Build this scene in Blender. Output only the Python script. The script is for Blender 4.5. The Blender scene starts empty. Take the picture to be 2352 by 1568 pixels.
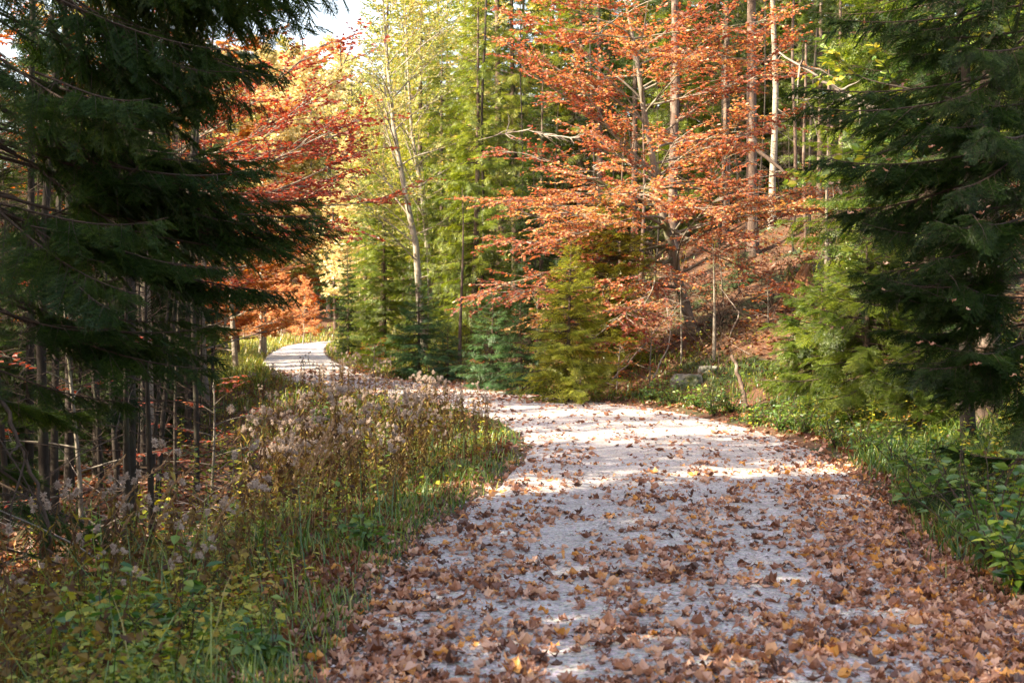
import bpy, math, random
import numpy as np
from mathutils import Vector
PI = math.pi
C = bpy.context.scene.collection
sc = bpy.context.scene
rng = np.random.default_rng(7)
random.seed(7)

# ------------------------------------------------------------------ camera
F = 2940.0                      # focal length in units of a 2352 px wide picture
PITCH = math.atan(44 / F)
CAMH = 1.6
cd = bpy.data.cameras.new('camera'); cam = bpy.data.objects.new('camera', cd); C.objects.link(cam)
cam.location = (0, 0, CAMH); cam.rotation_euler = (PI / 2 - PITCH, 0, 0)
cd.sensor_width = 36; cd.lens = 36 * F / 2352; cd.clip_end = 2000; cd.clip_start = 0.05
cd.dof.use_dof = True; cd.dof.focus_distance = 17; cd.dof.aperture_fstop = 4.5
sc.camera = cam

# ------------------------------------------------------------------ light
SUN = Vector((-0.76, -0.34, 0.56)).normalized()
w = bpy.data.worlds.new('World'); sc.world = w; w.use_nodes = True
nt = w.node_tree; bg = nt.nodes['Background']
sky = nt.nodes.new('ShaderNodeTexSky'); sky.sky_type = 'NISHITA'; sky.sun_disc = False
sky.sun_elevation = math.asin(SUN.z); sky.sun_rotation = math.atan2(SUN.x, SUN.y)
sky.air_density = 1.0; sky.dust_density = 1.5; sky.ozone_density = 1.0
tint = nt.nodes.new('ShaderNodeMix'); tint.data_type = 'RGBA'; tint.blend_type = 'MULTIPLY'; tint.inputs[0].default_value = 1; tint.inputs[7].default_value = (1, .79, .63, 1)
nt.links.new(sky.outputs[0], tint.inputs[6]); nt.links.new(tint.outputs[2], bg.inputs[0]); bg.inputs[1].default_value = 0.15
sd = bpy.data.lights.new('sun', 'SUN'); sd.energy = 3.8; sd.angle = math.radians(0.5); sd.color = (1, 0.85, 0.62)
so = bpy.data.objects.new('sun', sd); C.objects.link(so)
so.rotation_euler = (-SUN).to_track_quat('-Z', 'Y').to_euler()
sc.view_settings.view_transform = 'Standard'; sc.view_settings.look = 'None'
sc.view_settings.exposure = 2.55; sc.view_settings.gamma = 1
sc.render.engine = 'CYCLES'
sc.cycles.max_bounces = 8; sc.cycles.diffuse_bounces = 4; sc.cycles.transmission_bounces = 4
sc.cycles.sample_clamp_indirect = 6

# ------------------------------------------------------------------ helpers
def W(px, py, D):
    """point at distance D in front of the camera that is seen at (px, py) of the 2352x1568 picture"""
    f = np.array([0, math.cos(PITCH), -math.sin(PITCH)]); u = np.array([0, math.sin(PITCH), math.cos(PITCH)])
    r = f + (px - 1176) / F * np.array([1., 0, 0]) + (784 - py) / F * u
    return r * (D / r[1]) + np.array([0, 0, CAMH])
def XP(px, D): return float(W(px, 740, D)[0])

def norm(a): return a / (np.linalg.norm(a, axis=-1, keepdims=True) + 1e-9)
def frame(d, up=None):
    """matrices (k,3,3) with columns x=d, z as close as possible to up"""
    d = norm(np.atleast_2d(np.asarray(d, float)))
    if up is None: up = np.tile([0, 0, 1.], (len(d), 1))
    up = np.broadcast_to(np.asarray(up, float), d.shape)
    bad = np.abs((norm(up) * d).sum(1)) > .995
    up = np.where(bad[:, None], np.array([1., 0, 0]), up)
    y = norm(np.cross(up, d)); z = np.cross(d, y)
    return np.stack([d, y, z], axis=2)
def rotz(a):
    c, s = np.cos(a), np.sin(a); o = np.zeros_like(c); i = np.ones_like(c)
    return np.stack([np.stack([c, -s, o], -1), np.stack([s, c, o], -1), np.stack([o, o, i], -1)], -2)

class G:
    """a heap of triangles: vertices, faces, one random number per vertex, a material index per face"""
    def __init__(s): s.v = []; s.f = []; s.r = []; s.m = []; s.n = 0
    def add(s, v, f, r=0.5, m=0):
        v = np.asarray(v, float).reshape(-1, 3); f = np.asarray(f, int).reshape(-1, 3)
        if len(v) == 0: return
        s.v.append(v); s.f.append(f + s.n); s.n += len(v)
        s.r.append(np.broadcast_to(np.asarray(r, float), (len(v),)).copy())
        s.m.append(np.broadcast_to(np.asarray(m, int), (len(f),)).copy())
    def pack(s):
        if len(s.v) != 1:
            if not s.v: s.v = [np.zeros((0, 3))]; s.f = [np.zeros((0, 3), int)]; s.r = [np.zeros(0)]; s.m = [np.zeros(0, int)]
            s.v = [np.concatenate(s.v)]; s.f = [np.concatenate(s.f)]; s.r = [np.concatenate(s.r)]; s.m = [np.concatenate(s.m)]
        return s.v[0], s.f[0], s.r[0], s.m[0]
    def inst(s, T, P, R, S=1.0, rnd=None, jit=0.0, m=None):
        """copies of heap T at P (k,3) with matrices R (k,3,3) and scales S (k,) or (k,3)"""
        tv, tf, tr, tm = T.pack(); P = np.atleast_2d(P); k = len(P)
        if k == 0: return
        S = np.asarray(S, float)
        if S.ndim < 2: S = np.broadcast_to(S.reshape(-1, 1) if S.ndim else S, (k, 3))
        vv = tv[None] * S[:, None, :]
        vv = np.einsum('kij,knj->kni', R, vv) + P[:, None, :]
        ff = tf[None] + (np.arange(k) * len(tv))[:, None, None]
        if rnd is None: rr = np.broadcast_to(tr[None], (k, len(tv))) + (rng.uniform(-jit, jit, (k, 1)) if jit else 0)
        else: rr = np.broadcast_to(np.asarray(rnd)[:, None], (k, len(tv)))
        s.add(vv.reshape(-1, 3), ff.reshape(-1, 3), np.clip(rr, 0, 1).reshape(-1), np.tile(tm, k) if m is None else m)
    def tube(s, pts, rad, sides=5, m=0, r=0.5, cap=False):
        pts = np.asarray(pts, float); n = len(pts); rad = np.broadcast_to(np.asarray(rad, float), (n,))
        t = norm(np.gradient(pts, axis=0)); fr = frame(t, np.array([0.13, 0.99, 0.05]) if abs(t[0][2]) > .6 else None)
        a = np.arange(sides) * 2 * PI / sides
        ring = np.stack([np.zeros(sides), np.cos(a), np.sin(a)], 1)
        v = np.einsum('kij,nj->kni', fr, ring) * rad[:, None, None] + pts[:, None, :]
        i = np.arange(n - 1)[:, None] * sides; j = np.arange(sides)[None]; j2 = (j + 1) % sides
        q = np.stack([i + j, i + j2, i + sides + j2, i + j, i + sides + j2, i + sides + j], -1).reshape(-1, 3)
        v = v.reshape(-1, 3)
        if cap:
            v = np.vstack([v, pts[-1:]]); e = (n - 1) * sides
            q = np.vstack([q, np.array([[e + k, e + (k + 1) % sides, len(v) - 1] for k in range(sides)])])
        s.add(v, q, r, m)
    def mesh(s, name, mats, smooth=False):
        v, f, r, m = s.pack(); me = bpy.data.meshes.new(name)
        me.vertices.add(len(v)); me.vertices.foreach_set('co', v.astype(np.float32).ravel())
        me.loops.add(len(f) * 3); me.loops.foreach_set('vertex_index', f.astype(np.int32).ravel())
        me.polygons.add(len(f)); me.polygons.foreach_set('loop_start', np.arange(0, len(f) * 3, 3, dtype=np.int32))
        me.polygons.foreach_set('material_index', m.astype(np.int32))
        me.polygons.foreach_set('use_smooth', np.full(len(f), smooth))
        at = me.attributes.new('rnd', 'FLOAT', 'POINT'); at.data.foreach_set('value', r.astype(np.float32))
        for x in mats: me.materials.append(x)
        me.update(calc_edges=True); return me

def ob(name, me, parent=None, loc=(0, 0, 0)):
    if isinstance(me, tuple): me = me[0].mesh(name, me[1], me[2] if len(me) > 2 else False)
    o = bpy.data.objects.new(name, me); C.objects.link(o); o.location = loc
    if parent: o.parent = parent
    return o
def tag(o, label=None, cat=None, group=None, kind=None):
    if label: o['label'] = label
    if cat: o['category'] = cat
    if group: o['group'] = group
    if kind: o['kind'] = kind
    return o
def thing(name, label, cat, loc, rz=0, sc_=1, group=None):
    o = bpy.data.objects.new(name, None); C.objects.link(o); o.empty_display_size = .1
    o.location = loc; o.rotation_euler = (0, 0, rz)
    o.scale = (sc_, sc_, sc_) if not isinstance(sc_, tuple) else sc_
    return tag(o, label, cat, group)

# value noise
_P = rng.random((256, 256))
def vnoise(x, y, s=1.0, o=0):
    x = np.asarray(x, float) / s + 37.3 * o + 500; y = np.asarray(y, float) / s + 11.7 * o + 500
    xi = np.floor(x).astype(int); yi = np.floor(y).astype(int); fx = x - xi; fy = y - yi
    fx = fx * fx * (3 - 2 * fx); fy = fy * fy * (3 - 2 * fy)
    g = lambda a, b: _P[a % 256, b % 256]
    return (g(xi, yi) * (1 - fx) + g(xi + 1, yi) * fx) * (1 - fy) + (g(xi, yi + 1) * (1 - fx) + g(xi + 1, yi + 1) * fx) * fy
def fbm(x, y, s, o=0): return (vnoise(x, y, s, o) * .5 + vnoise(x, y, s / 2.1, o + 1) * .3 + vnoise(x, y, s / 4.3, o + 2) * .2)
def sst(a, b, x):
    t = np.clip((x - a) / (b - a), 0, 1); return t * t * (3 - 2 * t)

# ------------------------------------------------------------------ materials
def newmat(name):
    m = bpy.data.materials.new(name); m.use_nodes = True; n = m.node_tree; n.nodes.clear()
    return m, n, (lambda t: n.nodes.new('ShaderNode' + t)), n.links.new
def ramp(N, cols):
    r = N('ValToRGB'); e = r.color_ramp.elements
    while len(e) < len(cols): e.new(.5)
    for i, c in enumerate(cols):
        if len(c) == 4: e[i].position = c[3]
        else: e[i].position = i / max(1, len(cols) - 1)
    for i, c in enumerate(cols): e[i].color = (*c[:3], 1)
    return r
def leafmat(name, cols, trans=.45, rough=.5, gloss=.05, tcol=(1.25, 1.1, .5), objvar=.0):
    m, n, N, L = newmat(name)
    a = N('Attribute'); a.attribute_name = 'rnd'
    r = ramp(N, cols)
    if objvar:
        oi = N('ObjectInfo'); ma = N('MapRange'); ma.inputs[3].default_value = -objvar; ma.inputs[4].default_value = objvar
        ad = N('Math'); ad.operation = 'ADD'; L(oi.outputs['Random'], ma.inputs[0]); L(a.outputs['Fac'], ad.inputs[0]); L(ma.outputs[0], ad.inputs[1]); L(ad.outputs[0], r.inputs[0])
    else: L(a.outputs['Fac'], r.inputs[0])
    d = N('BsdfDiffuse'); L(r.outputs[0], d.inputs[0])
    t = N('BsdfTranslucent'); mx = N('Mix'); mx.data_type = 'RGBA'; mx.blend_type = 'MULTIPLY'; mx.inputs[0].default_value = 1
    L(r.outputs[0], mx.inputs[6]); mx.inputs[7].default_value = (*[c for c in tcol], 1); mx.clamp_result = True
    L(mx.outputs[2], t.inputs[0])
    s = N('MixShader'); s.inputs[0].default_value = trans; L(d.outputs[0], s.inputs[1]); L(t.outputs[0], s.inputs[2])
    g = N('BsdfGlossy'); g.inputs['Roughness'].default_value = rough; g.inputs[0].default_value = (.9, .95, 1, 1)
    s2 = N('MixShader'); s2.inputs[0].default_value = gloss; L(s.outputs[0], s2.inputs[1]); L(g.outputs[0], s2.inputs[2])
    o = N('OutputMaterial'); L(s2.outputs[0], o.inputs[0]); return m
def barkmat(name, c1, c2, c3=None, scale=6, stretch=.25, bump=.6):
    m, n, N, L = newmat(name)
    tc = N('TexCoord'); mp = N('Mapping'); mp.inputs['Scale'].default_value = (1, 1, stretch); L(tc.outputs['Object'], mp.inputs[0])
    no = N('TexNoise'); no.inputs['Scale'].default_value = scale * 4; no.inputs['Detail'].default_value = 8; no.inputs['Roughness'].default_value = .7; L(mp.outputs[0], no.inputs[0])
    r = ramp(N, [(*c1, .3), (*c2, .68)]); L(no.outputs[0], r.inputs[0]); col = r.outputs[0]
    if c3:
        n2 = N('TexNoise'); n2.inputs['Scale'].default_value = scale * .6; n2.inputs['Detail'].default_value = 5; L(tc.outputs['Object'], n2.inputs[0])
        mr = N('MapRange'); mr.inputs[1].default_value = .52; mr.inputs[2].default_value = .66; L(n2.outputs[0], mr.inputs[0])
        mx = N('Mix'); mx.data_type = 'RGBA'; L(mr.outputs[0], mx.inputs[0]); L(col, mx.inputs[6]); mx.inputs[7].default_value = (*c3, 1); col = mx.outputs[2]
    b = N('BsdfPrincipled'); b.inputs['Roughness'].default_value = .9; L(col, b.inputs['Base Color'])
    bp = N('Bump'); bp.inputs['Strength'].default_value = bump; bp.inputs['Distance'].default_value = .02; L(no.outputs[0], bp.inputs['Height']); L(bp.outputs[0], b.inputs['Normal'])
    o = N('OutputMaterial'); L(b.outputs[0], o.inputs[0]); return m

M = {}
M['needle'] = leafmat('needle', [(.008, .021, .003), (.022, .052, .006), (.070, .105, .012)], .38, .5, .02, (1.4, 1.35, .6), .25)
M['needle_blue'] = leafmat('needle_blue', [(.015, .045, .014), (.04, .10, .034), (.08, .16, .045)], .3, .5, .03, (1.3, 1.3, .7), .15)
M['needle_young_lit'] = leafmat('needle_young_lit', [(.05, .10, .008), (.14, .205, .016), (.32, .36, .035)], .5, .45, .04, (1.3, 1.25, .5), .2)  # light green of young growth; also painted sunlight on the taller middle spruces
M['needle_sun'] = leafmat('needle_sun', [(.10, .15, .012), (.24, .28, .022), (.44, .43, .05)], .5, .45, .04, (1.3, 1.25, .5), .2)  # sunlit copy of needle: sunlight on the spruces is in the lighter colour
M['bark_spruce'] = barkmat('bark_spruce', (.030, .019, .013), (.13, .085, .062), (.19, .15, .12), 5, .3)
M['bark_shaded'] = barkmat('bark_shaded', (.009, .006, .004), (.038, .027, .019), (.030, .032, .016), 4, .4, .4)  # bark_spruce darkened: shade on the crowded trunks is put into the colour
M['bark_beech'] = barkmat('bark_beech', (.09, .075, .055), (.26, .23, .19), (.08, .09, .03), 3, .35, .3)
M['bark_pale'] = barkmat('bark_pale', (.12, .10, .08), (.38, .34, .28), (.13, .11, .07), 4, .3, .3)
M['twig'] = barkmat('twig', (.022, .014, .009), (.075, .048, .032), None, 8, .5, .3)
M['twig_grey'] = barkmat('twig_grey', (.13, .10, .08), (.32, .28, .24), None, 8, .5, .3)
M['beech_leaf'] = leafmat('beech_leaf', [(.20, .045, .035), (.38, .115, .065), (.54, .23, .11), (.58, .42, .15)], .5, .5, .04, (1.35, .95, .5))
M['red_leaf'] = leafmat('red_leaf', [(.14, .018, .016), (.25, .04, .024), (.38, .09, .035), (.46, .17, .06)], .5, .5, .04, (1.4, .9, .6))
M['rust_leaf'] = leafmat('rust_leaf', [(.22, .04, .012), (.42, .10, .02), (.52, .20, .035), (.50, .32, .05)], .5, .5, .03, (1.3, 1, .5))
M['pink_leaf'] = leafmat('pink_leaf', [(.38, .14, .06), (.56, .27, .14), (.66, .40, .22), (.66, .50, .24)], .5, .5, .03, (1.25, 1, .6))
M['yellow_leaf'] = leafmat('yellow_leaf', [(.16, .21, .05), (.28, .32, .09), (.44, .42, .16), (.54, .40, .14)], .5, .5, .04, (1.25, 1.15, .6))
M['pale_leaf'] = leafmat('pale_leaf', [(.42, .38, .18), (.60, .54, .30), (.68, .60, .38), (.66, .48, .28)], .5, .5, .04, (1.2, 1.1, .7))  # haze and backlight on the far hillside are put into this pale colour
M['green_leaf'] = leafmat('green_leaf', [(.05, .12, .025), (.10, .19, .03), (.20, .28, .04), (.45, .38, .05)], .42, .45, .05, (1.3, 1.25, .5))
M['litter'] = leafmat('litter', [(.075, .030, .015), (.19, .072, .034), (.40, .19, .11), (.62, .40, .29), (.60, .28, .05)], .22, .5, .05, (1.2, .85, .5))
M['litter_red'] = leafmat('litter_red', [(.06, .022, .010), (.14, .050, .022), (.24, .095, .038), (.38, .18, .07)], .22, .5, .04, (1.2, .85, .5))  # darkened to put the missing shade of the right bank into the colour
M['grass'] = leafmat('grass', [(.025, .075, .010), (.075, .155, .018), (.21, .26, .03), (.36, .29, .08)], .4, .45, .05, (1.3, 1.25, .5))
M['herb'] = leafmat('herb', [(.018, .07, .016), (.065, .155, .022), (.20, .28, .03), (.46, .40, .03), (.45, .16, .03)], .4, .4, .05, (1.3, 1.25, .5))
M['dry'] = leafmat('dry', [(.035, .018, .010), (.09, .045, .020), (.19, .12, .03), (.32, .25, .04)], .35, .6, .02, (1.2, 1, .6))
M['fluff'] = leafmat('fluff', [(.34, .26, .21), (.52, .43, .37), (.66, .57, .50)], .5, .8, .0, (1.05, 1, .95))
M['straw'] = leafmat('straw', [(.34, .20, .10), (.50, .32, .18), (.6, .42, .26)], .4, .6, .02, (1.1, 1, .8))
M['stone'] = leafmat('stone', [(.14, .11, .10), (.38, .33, .31), (.66, .60, .58)], 0, .6, .02)
M['moss'] = leafmat('moss', [(.03, .05, .01), (.07, .10, .015), (.12, .15, .02)], .2, .8, .0)

def groundmat():
    m, n, N, L = newmat('forest_floor'); tc = N('TexCoord')
    a = N('TexNoise'); a.inputs['Scale'].default_value = 14; a.inputs['Detail'].default_value = 10; a.inputs['Roughness'].default_value = .75; L(tc.outputs['Object'], a.inputs[0])
    r = ramp(N, [(.018, .012, .007, .28), (.07, .034, .016, .45), (.15, .065, .03, .62), (.25, .13, .06, .8)]); L(a.outputs[0], r.inputs[0])
    b = N('TexNoise'); b.inputs['Scale'].default_value = .55; b.inputs['Detail'].default_value = 6; L(tc.outputs['Object'], b.inputs[0])
    mr = N('MapRange'); mr.inputs[1].default_value = .5; mr.inputs[2].default_value = .62; L(b.outputs[0], mr.inputs[0])
    r2 = ramp(N, [(.012, .022, .006, .3), (.05, .075, .014, .7)]); L(a.outputs[0], r2.inputs[0])
    mx = N('Mix'); mx.data_type = 'RGBA'; L(mr.outputs[0], mx.inputs[0]); L(r.outputs[0], mx.inputs[6]); L(r2.outputs[0], mx.inputs[7])
    p = N('BsdfPrincipled'); p.inputs['Roughness'].default_value = .95; L(mx.outputs[2], p.inputs['Base Color'])
    bp = N('Bump'); bp.inputs['Strength'].default_value = .8; bp.inputs['Distance'].default_value = .04; L(a.outputs[0], bp.inputs['Height']); L(bp.outputs[0], p.inputs['Normal'])
    o = N('OutputMaterial'); L(p.outputs[0], o.inputs[0]); return m
def roadmat():
    m, n, N, L = newmat('pale_gravel'); tc = N('TexCoord')
    a = N('TexNoise'); a.inputs['Scale'].default_value = 34; a.inputs['Detail'].default_value = 10; a.inputs['Roughness'].default_value = .8; L(tc.outputs['Object'], a.inputs[0])
    v = N('TexVoronoi'); v.inputs['Scale'].default_value = 60; L(tc.outputs['Object'], v.inputs[0])
    r = ramp(N, [(.06, .045, .038, .36), (.45, .385, .355, .47), (.72, .64, .61, .58)]); L(a.outputs[0], r.inputs[0])
    b = N('TexNoise'); b.inputs['Scale'].default_value = 2.2; b.inputs['Detail'].default_value = 9; b.inputs['Roughness'].default_value = .78; L(tc.outputs['Object'], b.inputs[0])
    r2 = ramp(N, [(.42, .34, .29, .33), (.82, .77, .73, .5), (1, 1, 1, .62)]); L(b.outputs[0], r2.inputs[0])
    mx = N('Mix'); mx.data_type = 'RGBA'; mx.blend_type = 'MULTIPLY'; mx.inputs[0].default_value = .8; L(r.outputs[0], mx.inputs[6]); L(r2.outputs[0], mx.inputs[7])
    mv = N('Mix'); mv.data_type = 'RGBA'; mv.blend_type = 'MULTIPLY'; mv.inputs[0].default_value = .35; L(mx.outputs[2], mv.inputs[6]); L(v.outputs['Color'], mv.inputs[7])
    hs = N('HueSaturation'); hs.inputs['Saturation'].default_value = .6; hs.inputs['Value'].default_value = 1.25; L(mv.outputs[2], hs.inputs['Color'])
    p = N('BsdfPrincipled'); p.inputs['Roughness'].default_value = .9; L(hs.outputs[0], p.inputs['Base Color'])
    bp = N('Bump'); bp.inputs['Strength'].default_value = .9; bp.inputs['Distance'].default_value = .012; L(a.outputs[0], bp.inputs['Height'])
    bp2 = N('Bump'); bp2.inputs['Strength'].default_value = .6; bp2.inputs['Distance'].default_value = .05; L(b.outputs[0], bp2.inputs['Height']); L(bp.outputs[0], bp2.inputs['Normal']); L(bp2.outputs[0], p.inputs['Normal'])
    o = N('OutputMaterial'); L(p.outputs[0], o.inputs[0]); return m
M['ground'] = groundmat(); M['road'] = roadmat()
M['rock'] = barkmat('rock', (.07, .07, .06), (.36, .35, .31), (.05, .07, .02), 2.2, 1, .8)
M['rot'] = barkmat('rotten_wood', (.04, .02, .012), (.34, .15, .06), (.03, .04, .01), 4, .12, 1)

# ------------------------------------------------------------------ terrain and road
RC = np.array([(.75, -12), (.85, 0), (.96, 5.7), (1.1, 9.2), (1.7, 13), (1.95, 17.5), (1.0, 23), (-1.5, 28.5), (-4.9, 36), (-7.6, 47),
               (-9.9, 59), (-12.2, 74), (-14.0, 88), (-14.6, 102), (-12, 116), (-2, 126), (14, 130)], float)
def catmull(P, n=40):
    P = np.vstack([2 * P[0] - P[1], P, 2 * P[-1] - P[-2]]); out = []
    for i in range(1, len(P) - 2):
        t = np.linspace(0, 1, n, endpoint=False)[:, None]
        out.append(.5 * (2 * P[i] + (P[i + 1] - P[i - 1]) * t + (2 * P[i - 1] - 5 * P[i] + 4 * P[i + 1] - P[i + 2]) * t ** 2 + (3 * P[i] - P[i - 1] - 3 * P[i + 1] + P[i + 2]) * t ** 3))
    return np.vstack(out + [P[-2:-1]])
RL = catmull(RC); RT = norm(np.gradient(RL, axis=0)); RN = np.stack([RT[:, 1], -RT[:, 0]], 1)    # RN points right
def hwid(y): return 1.85 - .38 * sst(18, 40, y) - .12 * sst(50, 90, y)
def lateral(x, y):
    """signed distance from the road's middle (right positive), and how far beyond its edge"""
    x = np.atleast_1d(np.asarray(x, float)); y = np.atleast_1d(np.asarray(y, float)); sh = x.shape
    x = x.ravel(); y = y.ravel(); sdv = np.empty(len(x)); ry = np.empty(len(x))
    for i in range(0, len(x), 20000):
        dx = x[i:i + 20000, None] - RL[None, :, 0]; dy = y[i:i + 20000, None] - RL[None, :, 1]
        d2 = dx * dx + dy * dy; k = d2.argmin(1); a = np.arange(len(k))
        sg = np.sign(dx[a, k] * RN[k, 0] + dy[a, k] * RN[k, 1]); sdv[i:i + 20000] = np.sqrt(d2[a, k]) * sg; ry[i:i + 20000] = RL[k, 1]
    return sdv.reshape(sh), (np.abs(sdv) - hwid(ry)).reshape(sh)
def height(x, y, bare=False):
    x = np.atleast_1d(np.asarray(x, float)); y = np.atleast_1d(np.asarray(y, float))
    s, u = lateral(x, y); up = np.maximum(u, 0)
    near = sst(4, 16, y)
    right = .05 * up + (.10 + .26 * near) * np.maximum(np.minimum(up, 13) - 1.1, 0) + .09 * np.clip(up - 13, 0, 60)
    hol = 1 - sst(32, 52, y)
    left = -.95 * sst(.3, 4.0, up) * hol - .10 * sst(0, 1, up) + .05 * np.clip(up - 14, 0, 60)
    h = np.where(s > 0, right, left)
    n = (fbm(x, y, 2.6, 3) - .5) * .5 + (fbm(x, y, .7, 5) - .5) * .16
    h = h + n * sst(.1, 1.8, up)
    h = h + .16 * np.clip(y - 112, 0, 250) * sst(100, 140, y)
    h = h - .03 * (1 - sst(-.3, 0, u)) + .04 * sst(.0, .25, up)
    return h
def hz(x, y): return float(height([x], [y])[0])

def axis(segs):
    out = [segs[0][0]]
    for a, b, st in segs: out += list(np.arange(a + st, b + 1e-6, st))
    return np.array(out)
gx = axis([(-260, -60, 10), (-60, -20, 1), (-20, -7, .35), (-7, 9, .14), (9, 22, .35), (22, 60, 1), (60, 260, 10)])
gy = axis([(-60, -10, 5), (-10, 3, .6), (3, 25, .14), (25, 50, .3), (50, 130, 1), (130, 500, 10)])
XX, YY = np.meshgrid(gx, gy); ZZ = height(XX, YY)
g = G(); nx, ny = len(gx), len(gy)
i = (np.arange(ny - 1)[:, None] * nx + np.arange(nx - 1)[None]).ravel()
g.add(np.stack([XX, YY, ZZ], -1).reshape(-1, 3), np.concatenate([np.stack([i, i + 1, i + nx + 1], 1), np.stack([i, i + nx + 1, i + nx], 1)]))
tag(ob('ground', (g, [M['ground']], True)), kind='structure')

# gravel road: a sheet with a ragged edge and two shallow wheel tracks
g = G(); rows = []; cs = np.linspace(-1, 1, 25)
RLf = RL[(RL[:, 1] < 129)]; idx = np.arange(len(RLf))
fine = np.linspace(0, len(RLf) - 1, 900); rx = np.interp(fine, idx, RLf[:, 0]); ry = np.interp(fine, idx, RLf[:, 1])
rnx = np.interp(fine, idx, RN[:len(RLf), 0]); rny = np.interp(fine, idx, RN[:len(RLf), 1])
for k in range(900):
    e = hwid(ry[k]) + .02; el = e + .16 * (vnoise(ry[k] * 1.0, 3, .5, 1) - .5); er = e + .16 * (vnoise(ry[k], 9, .5, 2) - .5)
    off = np.where(cs < 0, cs * el, cs * er)
    z = .002 + .035 * (1 - cs ** 2) - .022 * np.exp(-((np.abs(off) - .8) / .28) ** 2) - .05 * sst(.93, 1, np.abs(cs))
    x = rx[k] + rnx[k] * off; y = ry[k] + rny[k] * off
    z = z + .012 * (vnoise(x, y, .35, 6) - .5)
    rows.append(np.stack([x, y, z], 1))
nc = len(cs); i = (np.arange(899)[:, None] * nc + np.arange(nc - 1)[None]).ravel()
g.add(np.vstack(rows), np.concatenate([np.stack([i, i + 1, i + nc + 1], 1), np.stack([i, i + nc + 1, i + nc], 1)]))
tag(ob('gravel_road', (g, [M['road']], True)), kind='structure')
def surf(x, y):
    """height of whatever lies on top: road or ground"""
    s, u = lateral(x, y); c = np.clip(s / hwid(np.asarray(y)), -1, 1)
    return np.where(u < 0, .002 + .035 * (1 - c ** 2) - .022 * np.exp(-((np.abs(s) - .8) / .28) ** 2), height(x, y))

# ------------------------------------------------------------------ spruce building blocks
def needle_twig(lod, L):
    t = G()
    if lod == 0:
        t.add([(0, -.004, 0), (0, .004, 0), (L, .001, 0), (L, -.001, 0)], [(0, 1, 2), (0, 2, 3)], .35)
        t.add([(0, 0, -.004), (0, 0, .004), (L, 0, .001), (L, 0, -.001)], [(0, 1, 2), (0, 2, 3)], .35)
        n = int(L * 190); x = np.linspace(.04, 1, n) * L
        for k in range(n):
            a = rng.uniform(-.35, 1.1) if k % 2 else PI - rng.uniform(-.35, 1.1)
            ln = rng.uniform(.014, .021) * (1.0 if x[k] < L * .85 else .9); c, s_ = math.cos(a), math.sin(a) * .7
            d = np.array([.75, c, s_]); wv = np.array([.0030, 0, 0])
            b = np.array([x[k], 0, 0]); t.add([b - wv, b + wv, b + d * ln], [(0, 1, 2)], rng.uniform(.3, .75))
    elif lod == 1:
        t.add([(0, -.004, 0), (0, .004, 0), (L, .0, 0)], [(0, 1, 2)], .4)
        n = max(3, int(L * 45)); x = np.linspace(.1, .97, n) * L
        for k in range(n):
            a = rng.uniform(-.3, .8) if k % 2 else PI - rng.uniform(-.3, .8)
            ln = rng.uniform(.026, .038); d = np.array([.8, math.cos(a), math.sin(a) * .7]); wv = np.array([.009, 0, 0]); b = np.array([x[k], 0, 0])
            t.add([b - wv, b + wv, b + d * ln], [(0, 1, 2)], rng.uniform(.3, .8))
    return t
TW = {(l, L): [needle_twig(l, L) for _ in range(3)] for l in (0, 1) for L in (.06, .10, .15)}
def spray(lod, L, wood=True):
    """a flat side branchlet along +x with alternate twigs"""
    g = G(); m = 8; t = np.linspace(0, 1, m); ax = np.stack([t * L, .04 * L * np.sin(t * 3 + rng.uniform(0, 6)), -.22 * L * t ** 1.6], 1)
    if lod == 2:
        for k in range(12):
            t0 = rng.uniform(0, .8); b = ax[int(t0 * 7)]; sgn = rng.choice([-1, 1]); ln = L * rng.uniform(.28, .5)
            d = np.array([.8, sgn * rng.uniform(.2, .9), rng.uniform(-.6, .1)]) * ln; wv = np.array([.03, .02 * sgn, .015])
            g.add([b - wv, b + wv, b + d], [(0, 1, 2)], rng.uniform(.2, .8))
        return g
    if wood: g.tube(ax, np.linspace(.004, .0015, m), 3, m=1)
    st = .030 if lod == 0 else .042; n = int(L / st)
    for s in (-1, 1):
        tt = (np.arange(n) + rng.uniform(0, .8)) / n; tt = tt[(tt > .08) & (tt < .99)]
        b = np.stack([np.interp(tt, t, ax[:, j]) for j in range(3)], 1)
        ln = (.045 + .42 * L * (1 - tt) ** .8 * np.minimum(1, tt * 4)) * rng.uniform(.75, 1.15, len(tt)); ln = np.clip(ln, .04, .17)
        d = np.stack([np.full(len(tt), .75), s * rng.uniform(.55, .95, len(tt)), -.25 + rng.uniform(-.3, .2, len(tt))], 1)
        R = frame(d)
        for k in range(len(tt)):
            key = .06 if ln[k] < .08 else (.10 if ln[k] < .125 else .15)
            T = TW[(lod, key)][rng.integers(3)]; g.inst(T, b[k:k + 1], R[k:k + 1], np.array([ln[k] / key]), jit=.15)
    T = TW[(lod, .10)][0]
    for k in range(m - 1):
        d = ax[k + 1] - ax[k]; g.inst(T, ax[k:k + 1], frame(d), np.array([max(.6, np.linalg.norm(d) / .1 * 1.1)]), jit=.1)
    return g
SPL = (.18, .34, .55)
SP = {(l, L): [spray(l, L) for _ in range(4)] for l in (0, 1, 2) for L in SPL}
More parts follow.
